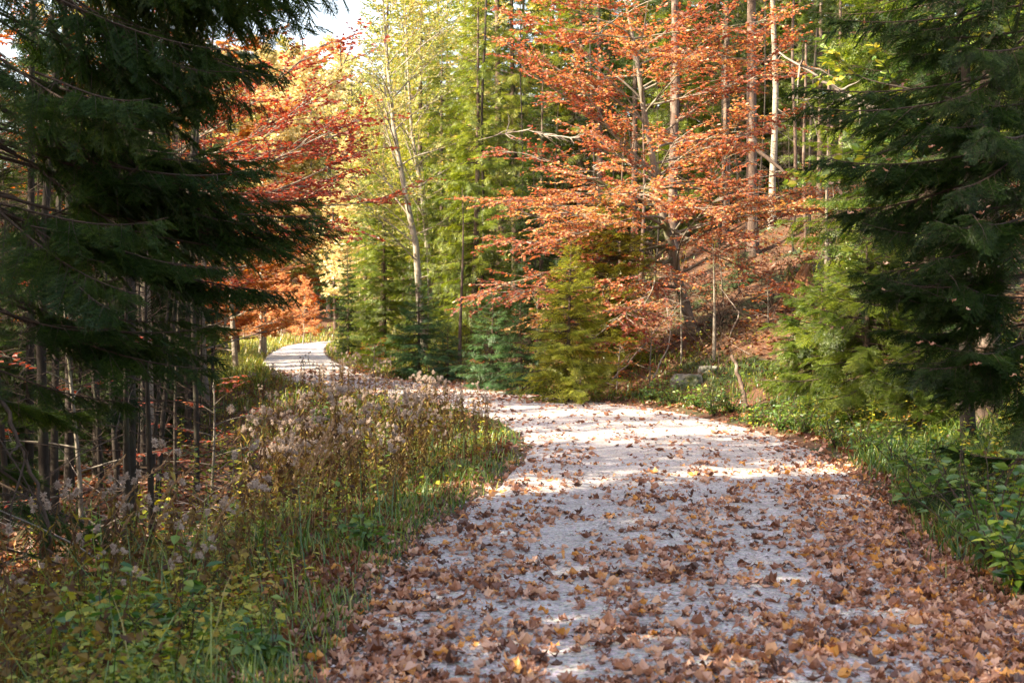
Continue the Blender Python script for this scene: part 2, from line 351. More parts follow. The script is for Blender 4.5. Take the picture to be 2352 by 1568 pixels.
def branch(lod, L, hang=.5, bare=.3, sag=.25, tip=.12):
    """one spruce bough along +x: limb, side sprays and hanging twigs"""
    g = G(); m = 12; t = np.linspace(0, 1, m)
    ph = rng.uniform(0, 6)
    ax = np.stack([t * L, .03 * L * np.sin(2.5 * t + ph), L * (-sag * t ** 1.3 + tip * t ** 3)], 1)
    g.tube(ax, np.linspace(.005 + .004 * L, .002, m), 4 if lod < 2 else 3, m=1)
    sp = (.065, .068, .12)[lod]; n = int(L / sp)
    for s in (-1, 1):
        tt = (np.arange(n) + rng.uniform(0, 1, n)) / n; tt = tt[(tt > bare * .5) & (tt < .985)]
        keep = rng.random(len(tt)) < sst(bare * .5, bare + .15, tt) * .9 + .05; live = tt[keep]
        b = np.stack([np.interp(live, t, ax[:, j]) for j in range(3)], 1)
        prof = (.10 + .24 * L * (1 - live) ** .75) * rng.uniform(.6, 1.15, len(live)); prof = np.clip(prof * rng.choice([.6, 1, 1.25], len(live)), .10, .58)
        dn = hang * rng.uniform(-.1, 2.0, len(live))
        d = np.stack([.75 + rng.uniform(-.1, .2, len(live)), s * rng.uniform(.45, .95, len(live)) * (1 - .4 * hang), -dn], 1)
        R = frame(d, np.stack([rng.normal(.25, .35, len(live)), rng.normal(0, .45, len(live)), np.ones(len(live))], 1))
        for k in range(len(live)):
            key = min(SPL, key=lambda q: abs(q - prof[k])); g.inst(SP[(lod, key)][rng.integers(4)], b[k:k + 1], R[k:k + 1], np.array([prof[k] / key]), jit=.15)
        if lod < 2:                      # bare dead twigs near the trunk
            for q in tt[~keep]:
                bb = np.array([np.interp(q, t, ax[:, j]) for j in range(3)]); l2 = rng.uniform(.1, .4)
                d = np.array([rng.uniform(.2, 1), s * rng.uniform(.3, 1), -rng.uniform(.1, 1.2)]); d /= np.linalg.norm(d)
                mid = bb + d * l2 * .5 + rng.normal(0, .02, 3); g.tube([bb, mid, bb + d * l2 + np.array([0, 0, -.05])], [.003, .002, .001], 3, m=1)
    key = .34 if L > .8 else .18
    g.inst(SP[(lod, key)][0], ax[-3:-2], frame(ax[-1] - ax[-3]), np.array([.8]))
    return g
BRL = (.5, 1.0, 1.7, 2.6)
BR = {}
for l, nv in ((0, 2), (1, 2), (2, 2)):
    for L in BRL:
        for hname, hang, sag, tip in (('flat', .16, .12, .16), ('hang', .62, .20, .18)):
            if l == 0 and hname == 'hang' and L == .5: pass
            BR[(l, L, hname)] = [branch(l, L, hang, .28 if l < 2 else .1, sag, tip) for _ in range(nv)]
def put_branch(g, base, d, L, lod, style, roll=0, jit=.2):
    key = min(BRL, key=lambda q: abs(q - L)); T = BR[(lod, key, style)][rng.integers(len(BR[(lod, key, style)]))]
    g.inst(T, np.asarray(base)[None], frame(d, np.array([roll, 0, 1.])), np.array([L / key]), jit=jit)

def spruce(H, seed, lodf, base=1.0, wid=2.2, styl='hang', step=.42, nb=5, dead=.0, taper=.9, r0=None, bare_twigs=True, ex=None, azok=None):
    """returns (trunk heap, crown heap); lodf(z) gives the detail of the bough at height z"""
    global rng; keep = rng; rng = np.random.default_rng(seed)
    tr = G(); cr = G(); r0 = r0 or .0062 * H + .025
    n = 16; z = np.linspace(-.3, H, n); lean = rng.normal(0, .012, 2)
    pts = np.stack([lean[0] * z + .02 * np.sin(z * .5 + seed), lean[1] * z + .02 * np.cos(z * .6), z], 1)
    rad = r0 * (1 - np.clip(z, 0, H) / H) ** .85 + .006; rad[0] *= 1.5; rad[1] *= 1.05
    tr.tube(pts, rad, 9)
    at = lambda q: np.array([np.interp(q, z, pts[:, 0]), np.interp(q, z, pts[:, 1]), q])
    q = base
    while q < H * .985:
        f = (q - base) / (H - base); L0 = wid * (1 - f) ** taper * min(1, .65 + f * 3)
        k = nb + rng.integers(-1, 2); a0 = rng.uniform(0, 6)
        for j in range(k):
            a = a0 + j * 2 * PI / k + rng.uniform(-.35, .35); L = max(.18, L0 * rng.uniform(.65, 1.15))
            if azok and not azok(a, q): continue
            el = -.18 + .65 * f ** 1.5 + rng.uniform(-.15, .15); c = math.cos(el)
            put_branch(cr, at(q + rng.uniform(-.15, .15)), [c * math.cos(a), c * math.sin(a), math.sin(el)], L, lodf(q), styl if rng.random() < .75 else ('flat' if styl == 'hang' else 'hang'))
        q += step * (1 - .45 * f) * rng.uniform(.8, 1.2)
    if dead:                                  # dead lower boughs
        q = .6
        while q < base + .5:
            for j in range(3):
                a = rng.uniform(0, 2 * PI); L = dead * rng.uniform(.4, 1.1); b = at(q); e = rng.uniform(-.35, .1)
                t = np.linspace(0, 1, 6)[:, None]; d = np.array([math.cos(a), math.sin(a), e])
                pp = b + d * L * t + np.array([0, 0, -.2 * L]) * t ** 2 + rng.normal(0, .015, (6, 3)) * t
                cr.tube(pp, np.linspace(.012, .002, 6), 3, m=1)
                for u in rng.uniform(.25, 1, 7):
                    bb = b + d * L * u + np.array([0, 0, -.2 * L * u * u]); dd = np.array([math.cos(a + rng.choice([-1, 1])), math.sin(a + rng.choice([-1, 1])), -rng.uniform(.1, .9)]) * rng.uniform(.12, .4)
                    cr.tube([bb, bb + dd * .5, bb + dd + [0, 0, -.03]], [.004, .0025, .001], 3, m=1)
            q += rng.uniform(.2, .4)
    if ex: ex(cr, at)
    rng = keep
    return tr, cr
def sprucemesh(name, needle, *a, **k):
    tr, cr = spruce(*a, **k); return (tr.mesh(name + '_trunk', [M['bark_spruce']], True), cr.mesh(name + '_crown', [M[needle], M['twig']]))
def plant_tree(name, meshes, x, y, label, cat='spruce tree', rz=None, s=1, group=None, dz=0, parts=('trunk', 'crown')):
    o = thing(name, label, cat, (x, y, hz(x, y) + dz), random.uniform(0, 6.28) if rz is None else rz, s, group)
    for p, me in zip(parts, meshes):
        if me: ob(p, me, o)
    return o

# ------------------------------------------------------------------ leaves and broadleaf trees
def leaf_shape(kind='ovate', fold=.25):
    g = G()
    if kind == 'ovate':
        x = [0, .3, .7, 1]; wd = [0, .30, .22, 0]
        v = [(0, 0, 0), (.32, .29, fold * .25), (.72, .20, fold * .12), (1, 0, -.05), (.72, -.20, fold * .12), (.32, -.29, fold * .25), (.5, 0, -.02)]
        f = [(6, 0, 1), (6, 1, 2), (6, 2, 3), (6, 3, 4), (6, 4, 5), (6, 5, 0)]
        g.add(v, [(a, c, b) for a, b, c in f], .5)
    elif kind == 'quad':
        g.add([(0, 0, 0), (.5, .32, fold * .3), (1, 0, -.05), (.5, -.32, fold * .3)], [(0, 1, 2), (0, 2, 3)], .5)
    return g
LEAF = leaf_shape(); QLEAF = leaf_shape('quad')
def put_leaves(g, P, D, S, rnd, T=LEAF, flat=.35, m=0, up=(0, 0, 1)):
    k = len(P); u = np.array(up) + rng.normal(0, flat, (k, 3)); g.inst(T, P, frame(D, u), S, rnd=rnd, m=m)
def lopsided(n, mean, sd_): return np.clip(rng.normal(mean, sd_, n), 0, 1)

def limb(start, d, L, n=8, wob=.08, lift=.0, flat=0):
    """a wandering polyline"""
    p = np.array(start, float); d = np.array(d, float); d /= np.linalg.norm(d); out = [p.copy()]; st = L / n
    for k in range(n):
        d = d + rng.normal(0, wob, 3) * np.array([1, 1, 1 - .6 * flat]) + np.array([0, 0, lift * st])
        if flat: d[2] *= (1 - .12 * flat)
        d /= np.linalg.norm(d); p = p + d * st; out.append(p.copy())
    return np.array(out)
def broadleaf(seed, trunk, r0, limbs, leaf=.06, per=10, l2=7, l3=6, T=LEAF, rmean=.5, rsd=.25, flat=1, leafflat=.3, lift=.05, top=None, droop=0, m3=.28):
    """trunk: polyline; limbs: list of (t on trunk, direction, length). returns wood heap, leaf heap"""
    global rng; keep = rng; rng = np.random.default_rng(seed)
    wd = G(); lf = G(); P = []; D = []; R = []
    trunk = np.array(trunk, float); n = len(trunk); tt = np.linspace(0, 1, n); rad = r0 * (1 - tt) ** .8 + .008; rad[0] *= 1.35
    wd.tube(trunk, rad, 9)
    at = lambda t: np.array([np.interp(t, tt, trunk[:, j]) for j in range(3)])
    for (t, d, L) in limbs:
        b = at(t); r = min(np.interp(t, tt, rad) * .5, .008 + .007 * L); a = limb(b, d, L, 9, .09, lift, flat)
        wd.tube(a, np.linspace(r, .004, len(a)), 5)
        base_r = rng.normal(rmean, rsd * .5)
        for u in np.sort(rng.uniform(.18, 1, max(2, int(l2 * L / 2.2)))):
            k = u * 9; i0 = min(8, int(k)); bb = a[i0] + (a[i0 + 1] - a[i0]) * (k - i0); dd = norm(a[i0 + 1] - a[i0])
            side = norm(np.cross(dd, [0, 0, 1.])) * rng.choice([-1, 1]); d2 = dd * .7 + side * rng.uniform(.4, 1) + np.array([0, 0, rng.uniform(-.12, .22) * (1 if flat else 3)])
            L2 = L * rng.uniform(.22, .42) * (1.15 - .5 * u) + .15; a2 = limb(bb, d2, L2, 5, .12, lift - droop, flat); wd.tube(a2, np.linspace(max(.003, r * .4), .002, 6), 3)
            ends = [(a2, L2)]
            for q in rng.uniform(.1, .95, l3):
                k2 = q * 5; i2 = min(4, int(k2)); b3 = a2[i2] + (a2[i2 + 1] - a2[i2]) * (k2 - i2); dd2 = norm(a2[i2 + 1] - a2[i2])
                sd2 = norm(np.cross(dd2, [0, 0, 1.])) * rng.choice([-1, 1]); L3 = m3 * rng.uniform(.5, 1.3)
                a3 = limb(b3, dd2 * .8 + sd2 * rng.uniform(.4, 1) + [0, 0, rng.uniform(-.12, .15) * (1 if flat else 3)], L3, 3, .12, -droop, flat); wd.tube(a3, np.linspace(.0025, .0012, 4), 3)
                ends.append((a3, L3))
            for (ap, Lp) in ends:
                nn = max(2, int(per * Lp / .28)); s = rng.uniform(.15, 1, nn) * (len(ap) - 1); ii = np.minimum(len(ap) - 2, s.astype(int))
                bp = ap[ii] + (ap[ii + 1] - ap[ii]) * (s - ii)[:, None]; dp = norm(ap[ii + 1] - ap[ii])
                sp_ = norm(np.cross(dp, [0, 0, 1.])) * rng.choice([-1, 1], nn)[:, None]
                P.append(bp); D.append(dp * .6 + sp_ * rng.uniform(.4, 1, (nn, 1)) + rng.normal(0, .15, (nn, 3)) + np.array([0, 0, -.12])); R.append(np.clip(base_r + rng.normal(0, rsd, nn), 0, 1))
    if P:
        P = np.vstack(P); D = np.vstack(D); R = np.concatenate(R)
        u = np.array([0, 0, 1.]) + rng.normal(0, leafflat, P.shape)
        lf.inst(T, P, frame(D, u), leaf * rng.uniform(.7, 1.25, len(P)), rnd=R)
    rng = keep
    return wd, lf
def ring_limbs(n, t0, t1, L0, L1, el0, el1, bias=None):
    out = []; a = rng.uniform(0, 6)
    for k in range(n):
        t = t0 + (t1 - t0) * (k + rng.uniform(0, .8)) / n; a += 2.4 + rng.uniform(-.4, .4); f = (t - t0) / (t1 - t0)
        e = el0 + (el1 - el0) * f + rng.uniform(-.12, .12); L = (L0 + (L1 - L0) * f) * rng.uniform(.75, 1.2)
        out.append((t, (math.cos(a) * math.cos(e), math.sin(a) * math.cos(e), math.sin(e)), L))
    return out
# ------------------------------------------------------------------ spruces in view
def at(px, D): return XP(px, D), D
near = lambda z: 0 if z < 5.6 else 2
# dark spruce on the left, boughs hanging into the picture
def hero_left(cr, f):
    gx_, gy_ = XP(-60, 9.6), 9.6; g0 = hz(gx_, gy_)
    for (px, py, D, zb, sty) in [(760, 525, 10.2, 2.9, 'flat'), (735, 600, 10.0, 2.6, 'flat'), (690, 700, 9.8, 2.5, 'flat'), (640, 385, 10.4, 3.1, 'flat'),
                                 (560, 640, 9.4, 2.5, 'flat'), (790, 20, 10.6, 4.6, 'hang'), (740, -40, 9.8, 4.9, 'hang'), (660, 190, 10.4, 4.3, 'hang'),
                                 (600, 260, 9.8, 4.0, 'hang'), (500, 870, 9.4, 1.75, 'flat'), (430, 820, 10.0, 1.9, 'flat'), (620, 50, 10.8, 4.6, 'hang'), (540, 140, 9.6, 4.3, 'hang'),
                                 (470, 480, 9.6, 3.3, 'hang'), (520, 560, 10.6, 3.0, 'flat'), (330, 700, 8.8, 2.6, 'hang'), (380, 330, 9.0, 3.7, 'hang'), (620, 470, 9.7, 3.0, 'flat')]:
        tip = W(px, py, D) - np.array([gx_, gy_, g0]); b = f(zb - g0)
        v = tip - b; L = np.linalg.norm(v); L1 = min(L, 2.9); st = tip - v / L * L1
        v2 = v + np.array([0, 0, (.0 if sty == 'flat' else .06) * L])
        cr.tube([b, (b + st) / 2 + [0, 0, .04], st + v / L * .3], [.016, .012, .008], 5, m=1)
        put_branch(cr, st, v2, L1, 0, sty, roll=rng.uniform(-.3, .3), jit=.15)
        if L > 1.6:
            put_branch(cr, st + v / L * L1 * .3, v2 + rng.normal(0, .25, 3), L1 * .66, 0, sty, jit=.15)
            for kk in range(2): put_branch(cr, st + v / L * L1 * rng.uniform(.05, .55), v2 / L + rng.normal(0, .28, 3), L1 * rng.uniform(.35, .6), 0, 'flat', jit=.2)
def no_cam(z0):
    return lambda a, q: True
x, y = at(-60, 9.6)
t, c = spruce(17, 11, lambda z: 0 if z < 5.4 else 2, base=1.5, wid=2.1, styl='flat', step=.62, nb=4, azok=lambda a, q: not (2.6 < q < 5.0) or math.sin(a * 7 + q * 9) > .2, dead=1.8, ex=hero_left, taper=.7)
plant_tree('spruce', (t.mesh('trunk', [M['bark_spruce']], True), c.mesh('crown', [M['needle'], M['twig']])), x, y, 'large dark shaded spruce at the left edge whose boughs reach toward the far bend', rz=0)
t, c = spruce(15, 12, lambda z: 0 if z < 4.8 else 2, base=2.2, wid=1.7, styl='hang', step=.75, nb=3, dead=1.6, taper=.6, r0=.065)
x, y = at(300, 13.5)
plant_tree('spruce', (t.mesh('trunk', [M['bark_shaded']], True), c.mesh('crown', [M['needle'], M['twig']])), x, y, 'slender dark spruce with bare lower trunk standing just behind the large left spruce', rz=1.0)
# spruce on the right, boughs reaching left, its inner twigs brown and bare
def hero_right(cr, f):
    gx_, gy_ = XP(2400, 10.5), 10.5; g0 = hz(gx_, gy_)
    for (px, py, D, zb, sty) in [(1825, 250, 10.6, 3.7, 'flat'), (1850, 300, 10.2, 3.6, 'flat'), (1885, 420, 9.9, 3.1, 'flat'), (1910, 480, 10.4, 2.9, 'hang'), (1935, 530, 10.8, 2.6, 'flat'),
                                 (1990, 620, 10.2, 2.4, 'hang'), (2040, 690, 9.8, 2.0, 'flat'), (2080, 150, 10.4, 4.0, 'hang'), (2120, 40, 10.2, 4.3, 'hang'), (2060, 780, 9.9, 1.7, 'hang'),
                                 (2140, 330, 9.6, 3.4, 'flat'), (2150, 560, 9.4, 2.5, 'flat'), (2170, 740, 9.4, 1.8, 'hang'), (2110, 860, 10.0, 1.3, 'hang'), (2200, 200, 9.6, 3.9, 'hang'), (2060, 880, 10.2, 1.3, 'flat'), (2170, 930, 9.8, 1.2, 'flat'), (2010, 790, 10.6, 1.6, 'flat'), (2230, 850, 9.4, 1.5, 'flat'), (1960, 660, 11, 2.0, 'flat'), (2250, 420, 9.2, 3.2, 'hang'), (2240, 620, 9.2, 2.5, 'hang')]:
        tip = W(px, py, D) - np.array([gx_, gy_, g0]); b = f(zb - g0)
        v = tip - b; L = np.linalg.norm(v); L1 = min(L, 2.3); st = tip - v / L * L1
        cr.tube([b, (b + st) / 2 + [0, 0, .02], st + v / L * .3], [.014, .010, .007], 5, m=1)
        put_branch(cr, st, v + np.array([0, 0, (.06 if sty == 'flat' else .25) * L]), L1, 0, sty, roll=rng.uniform(-.3, .3), jit=.15)
        if rng.random() < .75: put_branch(cr, st + v / L * L1 * .25, v + rng.normal(0, .25, 3), L1 * .7, 0, sty, jit=.15)
x, y = at(2400, 10.5)
t, c = spruce(16, 21, lambda z: 0 if z < 5.2 else 2, base=.5, wid=1.9, styl='hang', step=.54, nb=4, dead=1.5, ex=hero_right, taper=.6)
plant_tree('spruce', (t.mesh('trunk', [M['bark_spruce']], True), c.mesh('crown', [M['needle'], M['twig']])), x, y, 'big dark green spruce filling the right edge with boughs reaching over the verge', rz=0)

K = {}
L1 = lambda top: (lambda z: 1 if z < top else 2)
K['tallA'] = sprucemesh('spruce_tall_a', 'needle', 20, 31, L1(12), base=3.2, wid=2.3, step=.55, nb=5, dead=1.5, taper=.6)
K['tallB'] = sprucemesh('spruce_tall_b', 'needle', 22, 32, L1(12), base=5.0, wid=2.1, step=.6, nb=5, dead=1.3, taper=.6)
K['tallC'] = sprucemesh('spruce_tall_c', 'needle', 19, 33, L1(12), base=7.0, wid=2.0, step=.6, nb=4, dead=1.1, taper=.6)
td = spruce(19, 44, L1(12), base=6.5, wid=2.0, step=.6, nb=4, dead=1.6, taper=.6, r0=.075); K['dark'] = (td[0].mesh('spruce_dark_trunk', [M['bark_shaded']], True), td[1].mesh('spruce_dark_crown', [M['needle'], M['twig']]))
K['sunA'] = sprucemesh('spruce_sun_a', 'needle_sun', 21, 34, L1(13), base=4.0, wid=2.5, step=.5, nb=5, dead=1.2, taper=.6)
K['midA'] = sprucemesh('spruce_mid_a', 'needle', 12, 35, L1(12), base=.4, wid=2.1, step=.28, nb=6, taper=.8)
K['midC'] = sprucemesh('spruce_mid_c', 'needle_young_lit', 12, 42, L1(12), base=.4, wid=2.0, step=.26, nb=6, taper=.8)
K['midB'] = sprucemesh('spruce_mid_b', 'needle_young_lit', 8, 36, L1(9), base=.3, wid=1.8, step=.22, nb=7, taper=.8, styl='flat')
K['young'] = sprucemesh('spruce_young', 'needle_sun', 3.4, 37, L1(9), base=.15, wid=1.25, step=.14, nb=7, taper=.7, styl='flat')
K['blue'] = sprucemesh('spruce_blue', 'needle_blue', 2.4, 38, L1(9), base=.15, wid=1.05, step=.14, nb=7, taper=.7, styl='flat')
K['bushy'] = sprucemesh('spruce_bushy', 'needle_young_lit', 1.7, 43, lambda z: 0, base=.12, wid=1.0, step=.13, nb=7, taper=.55, styl='flat')
K['farA'] = sprucemesh('spruce_far_a', 'needle_young_lit', 17, 39, L1(0), base=1.0, wid=2.6, step=.5, nb=6, taper=.8)
K['farB'] = sprucemesh('spruce_far_b', 'needle', 19, 40, L1(0), base=2.0, wid=2.5, step=.55, nb=6, taper=.8)

def sp(k, px, D, label, s=1, group=None, rz=None, dz=0):
    x, y = at(px, D); return plant_tree('spruce', K[k], x, y, label, s=s, group=group, rz=rz, dz=dz)
# middle of the picture
sp('midB', 885, 44, 'bushy bright green spruce on the inside of the far bend, reaching down to the grass', .95, rz=.3)
sp('midA', 800, 52, 'rounded green spruce left of the bushy one, beside the pale far stretch of road', .42)
sp('midC', 1010, 43, 'drooping mid green spruce just right of the bushy bright green one', .9, rz=2)
sp('sunA', 960, 50, 'tall spruce standing behind the two green spruces at the far bend', .85)
sp('midC', 1090, 38, 'dark drooping spruce with grey hanging twigs left of the orange beech', 1.0, rz=1)
sp('sunA', 1150, 46, 'tall sunlit yellow green spruce at top centre, left of the orange beech', 1.0, rz=4)
sp('sunA', 1060, 56, 'tall sunlit spruce further back between the thin yellow tree and the centre spruce', 1.0, rz=1)
sp('sunA', 1330, 50, 'tall sunlit spruce whose yellow green drapes show behind the left half of the beech', 1.0, rz=2)
sp('young', 1305, 25.5, 'young spruce with yellow green sunlit tips at the foot of the orange beech', .95, rz=.5)
sp('young', 1400, 29, 'second young spruce, taller and thinner, behind the yellow green one', 1.25, rz=2)
sp('blue', 1130, 30.5, 'small blue green spruce on the bank above the middle of the road', .95, rz=1)
sp('blue', 1200, 28.5, 'small dark spruce between the blue green one and the young yellow green one', .85, rz=3)
sp('blue', 960, 36, 'low bluish spruce in the shade under the drooping centre spruces', 1.1, rz=5)
sp('midA', 1240, 36, 'dark narrow spruce rising behind the small blue green spruces', .7, rz=3)
sp('blue', 1030, 33.5, 'small dark fir seedling on the leaf covered bank near the middle of the road', .6, rz=2)
# right bank
sp('bushy', 1890, 20.5, 'bushy light green young spruce on the right verge', 1.15, rz=.4)
sp('bushy', 1995, 18.5, 'taller young spruce squeezed between the light green one and the big right spruce', 1.45, rz=2)
sp('bushy', 2110, 16.0, 'low young spruce half hidden under the big right spruce', .8, rz=3)
sp('blue', 1705, 33, 'tiny dark seedling spruce standing alone on the leaf covered slope', .45, rz=1)
sp('midA', 2140, 19, 'green spruce behind the big right spruce', .9, rz=1)
sp('tallA', 2270, 15, 'dark spruce with a bare lit trunk in the right corner behind the big one', .9, rz=2)
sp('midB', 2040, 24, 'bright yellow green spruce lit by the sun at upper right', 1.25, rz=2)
sp('tallC', 2420, 18, 'spruce at the far right edge, mostly hidden behind nearer boughs', 1, rz=2)
for i, (k, px, D, s, lab) in enumerate([
    ('tallC', 1545, 40, .95, 'tall spruce with a straight pinkish trunk directly behind the beech'),
    ('tallC', 1665, 43, .9, 'tall spruce with a half lit trunk, second to the right of the beech'),
    ('tallC', 1727, 37, 1.15, 'thickest spruce trunk on the right bank, pinkish grey and straight'),
    ('tallB', 1800, 47, .8, 'thin spruce behind the thick trunk on the right bank'),
    ('tallC', 1455, 44, .8, 'dark spruce trunk seen through the lower left leaves of the beech'),
    ('tallB', 1185, 47, .85, 'brown spruce trunk rising above the small blue green spruces'),
    ('tallC', 1380, 40, .75, 'dark leaning spruce trunk behind the taller young spruce'),
    ('tallB', 1640, 52, .9, 'distant spruce between the half lit trunk and the beech'),
    ('tallC', 1880, 40, .62, 'slender spruce right of the pale trunk, in shade'),
    ('tallC', 1930, 36, .55, 'slender dark spruce just left of the big right spruce boughs'),
    ('tallB', 1985, 44, .9, 'shaded spruce behind the slender trunks at right')]):
    sp(k, px, D, lab, s, rz=i * 1.7)
gb = 'spruces deep in the forest behind the right bank'
for i in range(34):
    px = 940 + i * 47 + random.uniform(-20, 20); D = random.choice([56, 62, 70, 80, 92]) + random.uniform(-3, 3)
    k = random.choice(['sunA', 'tallB', 'farA', 'farA', 'sunA'])
    sp(k, px, D, 'spruce deep in the forest far behind the orange beech and the right bank', random.uniform(.85, 1.15), gb)
gm = 'low spruces filling the forest behind the right bank'
for i in range(22):
    px = 1080 + i * 60 + random.uniform(-25, 25); D = random.uniform(44, 60)
    sp(random.choice(['midC', 'midB', 'midC', 'midA']), px, D, 'low branched spruce among the trunks behind the right bank', random.uniform(.7, 1.2), gm)
for i, (px, D, k, s_) in enumerate([(880, 60, 'sunA', 1.0), (930, 72, 'farA', 1.1), (1000, 66, 'sunA', 1.05), (1110, 62, 'farA', 1.1), (840, 85, 'farA', 1.0)]):
    sp(k, px, D, ['tall sunlit spruce behind the pale forked tree', 'yellow green spruce far behind the pale forked tree', 'sunlit spruce filling the sky right of the forked tree', 'spruce behind the tall sunlit ones at top centre', 'spruce rising behind the inside of the far bend'][i], s_)
gh = 'shaded spruces at the back of the left hollow'
for i in range(16):
    px = -80 + i * 36 + random.uniform(-15, 15); D = random.uniform(27, 44) if px < 380 else random.uniform(40, 52)
    sp('midA', px, D, 'shaded spruce at the back of the left hollow', random.uniform(.6, .85), gh)
for i, (px, D, q) in enumerate([(-60, 22, .55), (20, 25, .6), (90, 21, .5), (150, 27, .65), (215, 24, .5), (290, 29, .6), (350, 33, .6), (-20, 17, .45), (420, 36, .6), (120, 32, .7)]):
    sp('midA', px, D, 'shaded spruce among the dark trunks of the left hollow', q, 'shaded spruces among the trunks of the left hollow')
# left forest
for i, (k, px, D, s, lab) in enumerate([
    ('dark', 60, 17, .75, 'dark trunk nearest the left edge of the picture among the hollow trees'),
    ('dark', 160, 20, .8, 'dark spruce trunk in the hollow, second from the left edge'),
    ('dark', 265, 24, .75, 'thin dark spruce in the hollow behind the slender one'),
    ('tallB', 395, 30, .7, 'spruce beyond the hollow under the dark boughs'),
    ('dark', 490, 36, .6, 'dark spruce trunk at the back of the hollow near the sunlit grass')]):
    sp(k, px, D, lab, s, rz=i * 2.1)
gl = 'spruces deep in the forest on the left'
for i in range(12):
    sp(random.choice(['tallB', 'farA', 'tallC']), -60 + i * 50 + random.uniform(-15, 15), random.uniform(45, 72), 'spruce far back in the dark forest at left', random.uniform(.6, .8), gl)
# far hillside closing the view
gf = 'trees on the far hillside'
for i in range(46):
    D = random.uniform(125, 200); px = random.uniform(380, 1500)
    big = 1.0 if px > 850 or px < 560 else .8
    sp(random.choice(['farA', 'farA', 'farB']), px, D, 'conifer on the far hillside beyond the bend', random.uniform(.8, 1.15) * big, gf)
for px, D, s in ((735, 150, 1.35), (690, 165, 1.3), (800, 140, 1.35), (650, 150, 1.4), (770, 120, 1.15), (840, 125, 1.35), (610, 140, 1.45), (570, 150, 1.5)):
    sp('farB', px, D, 'pointed bluish conifer standing out against the sky above the far bend' if px == 735 else 'conifer on the far hillside beyond the bend', s, gf if px != 735 else None)
# unseen spruces added outside the picture to shade the near road and the hollow
gs = 'unseen spruces added beside the road for shade'
for (x, y, s) in [(-9, 6, 1), (-8, 1.5, 1), (-10.5, 10, .75), (-13, 13, .5), (-13, 4, 1.1), (-12, -1, 1), (-17, 8, 1.2), (-17, 1, 1.2), (-17, 14.5, .55), (-7.5, -3, 1), (-21, 5, 1.25), (-20, 12, .8), (-6.5, 4.0, .9), (-14, -4, 1.1), (-20, -5, 1.2), (-25, 0, 1.3), (-26, 8, 1.3), (-10, -6, 1.1), (-18, -10, 1.2), (-7, .5, .95), (-9.5, 4, 1.05), (-12, 8, 1), (-14, 19, .6), (-17, 22, .7), (-23, 22, .8), (-8, 15, .55), (-9.5, 18.5, .42), (-11.5, 22.5, .42), (-9.5, 3.2, 1.1), (-11, 1.5, 1.2), (-13, 22.5, .72), (-15, 2, 1.2), (-5.5, -2, .9), (7.5, 1.5, 1), (-6.8, 2.3, .8), (-8, 7.5, .8), (-7.8, -.8, 1), (-22, 28, .8)]:
    plant_tree('spruce', K['farB'], x, y, 'tall dense unseen spruce added beside the road for shade', s=s, group=gs)

# ------------------------------------------------------------------ broadleaf trees in view
def bl(name, leafmat_, bark, x, y, label, cat, built, parts=('trunk', 'foliage'), rz=0, dz=0, s=1, group=None):
    wd, lf = built
    return plant_tree(name, (wd.mesh('trunk', [M[bark]], True), lf.mesh('foliage', [M[leafmat_]]) if len(lf.v) else None), x, y, label, cat, rz=rz, dz=dz, parts=parts, s=s, group=group)
# the orange beech
D0 = 30.0; x0, y0 = at(1600, D0); b0 = np.array([x0, y0, hz(x0, y0)])
TRK = [W(1625, 815, 29.5), W(1585, 740, 29.8), W(1556, 640, 30), W(1540, 560, 30), W(1516, 470, 29.7), W(1500, 370, 29.5), W(1478, 250, 29.2), W(1462, 130, 29), W(1440, 20, 29), W(1400, -160, 29)]
TRK = [p - b0 for p in TRK]; TRK[0][2] = min(TRK[0][2], -.3)
tz = lambda q: np.interp(q, [p[2] for p in TRK], np.linspace(0, 1, len(TRK)))
LB = []
for (pb, px, py, D) in [  # height on trunk (picture y), tip x, tip y, distance
    (560, 1120, 640, 28), (600, 1190, 590, 27.5), (640, 1290, 720, 26.5), (660, 1180, 640, 27), (470, 1110, 465, 28.5), (520, 1140, 520, 27), (420, 1125, 420, 29), (330, 1150, 300, 29), (380, 1230, 350, 27), (230, 1160, 160, 29),
    (120, 1180, 70, 29), (250, 1260, 210, 27.5), (60, 1280, 20, 28), (500, 1350, 540, 26.5), (430, 1400, 430, 26.5), (560, 1300, 690, 27), (590, 1330, 640, 26.6),
    (540, 1680, 560, 27), (520, 1790, 640, 28), (470, 1860, 530, 29), (420, 1960, 420, 29.5), (430, 1900, 470, 30), (380, 1800, 400, 28), (330, 1700, 330, 27.5),
    (260, 1880, 230, 29), (300, 1750, 200, 28), (180, 1800, 100, 29), (120, 1690, 60, 28.5), (60, 1850, 0, 29.5), (330, 1560, 300, 26.5), (200, 1580, 120, 27), (40, 1380, -40, 28), (40, 1560, -80, 28),
    (470, 1550, 470, 26.5), (480, 1950, 390, 30.5), (450, 1240, 450, 31), (300, 1330, 260, 31), (200, 1700, 180, 31.5), (380, 1620, 420, 26.8), (100, 1450, 60, 27), (0, 1650, -30, 29), (20, 1240, -60, 29), (150, 1360, 130, 28)]:
    pb = max(pb, py + 150 + 90 * ((px * 7 + py) % 13) / 13) if py < 430 else pb
    tb = tz(W(1500, pb, 29.7)[2] - b0[2]); p = np.array([np.interp(tb, np.linspace(0, 1, len(TRK)), [q[j] for q in TRK]) for j in range(3)])
    v = W(px, py, D) - b0 - p; LB.append((tb, v, float(np.linalg.norm(v)) * .97))
kr = rng; rng = np.random.default_rng(5)
for k in range(16):
    tb = rng.uniform(.5, .97); a = rng.uniform(0, 6.28); e = rng.uniform(-.1, .5); LB.append((tb, np.array([math.cos(a), math.sin(a) * .8, e]), rng.uniform(1.6, 3.4)))
rng = kr
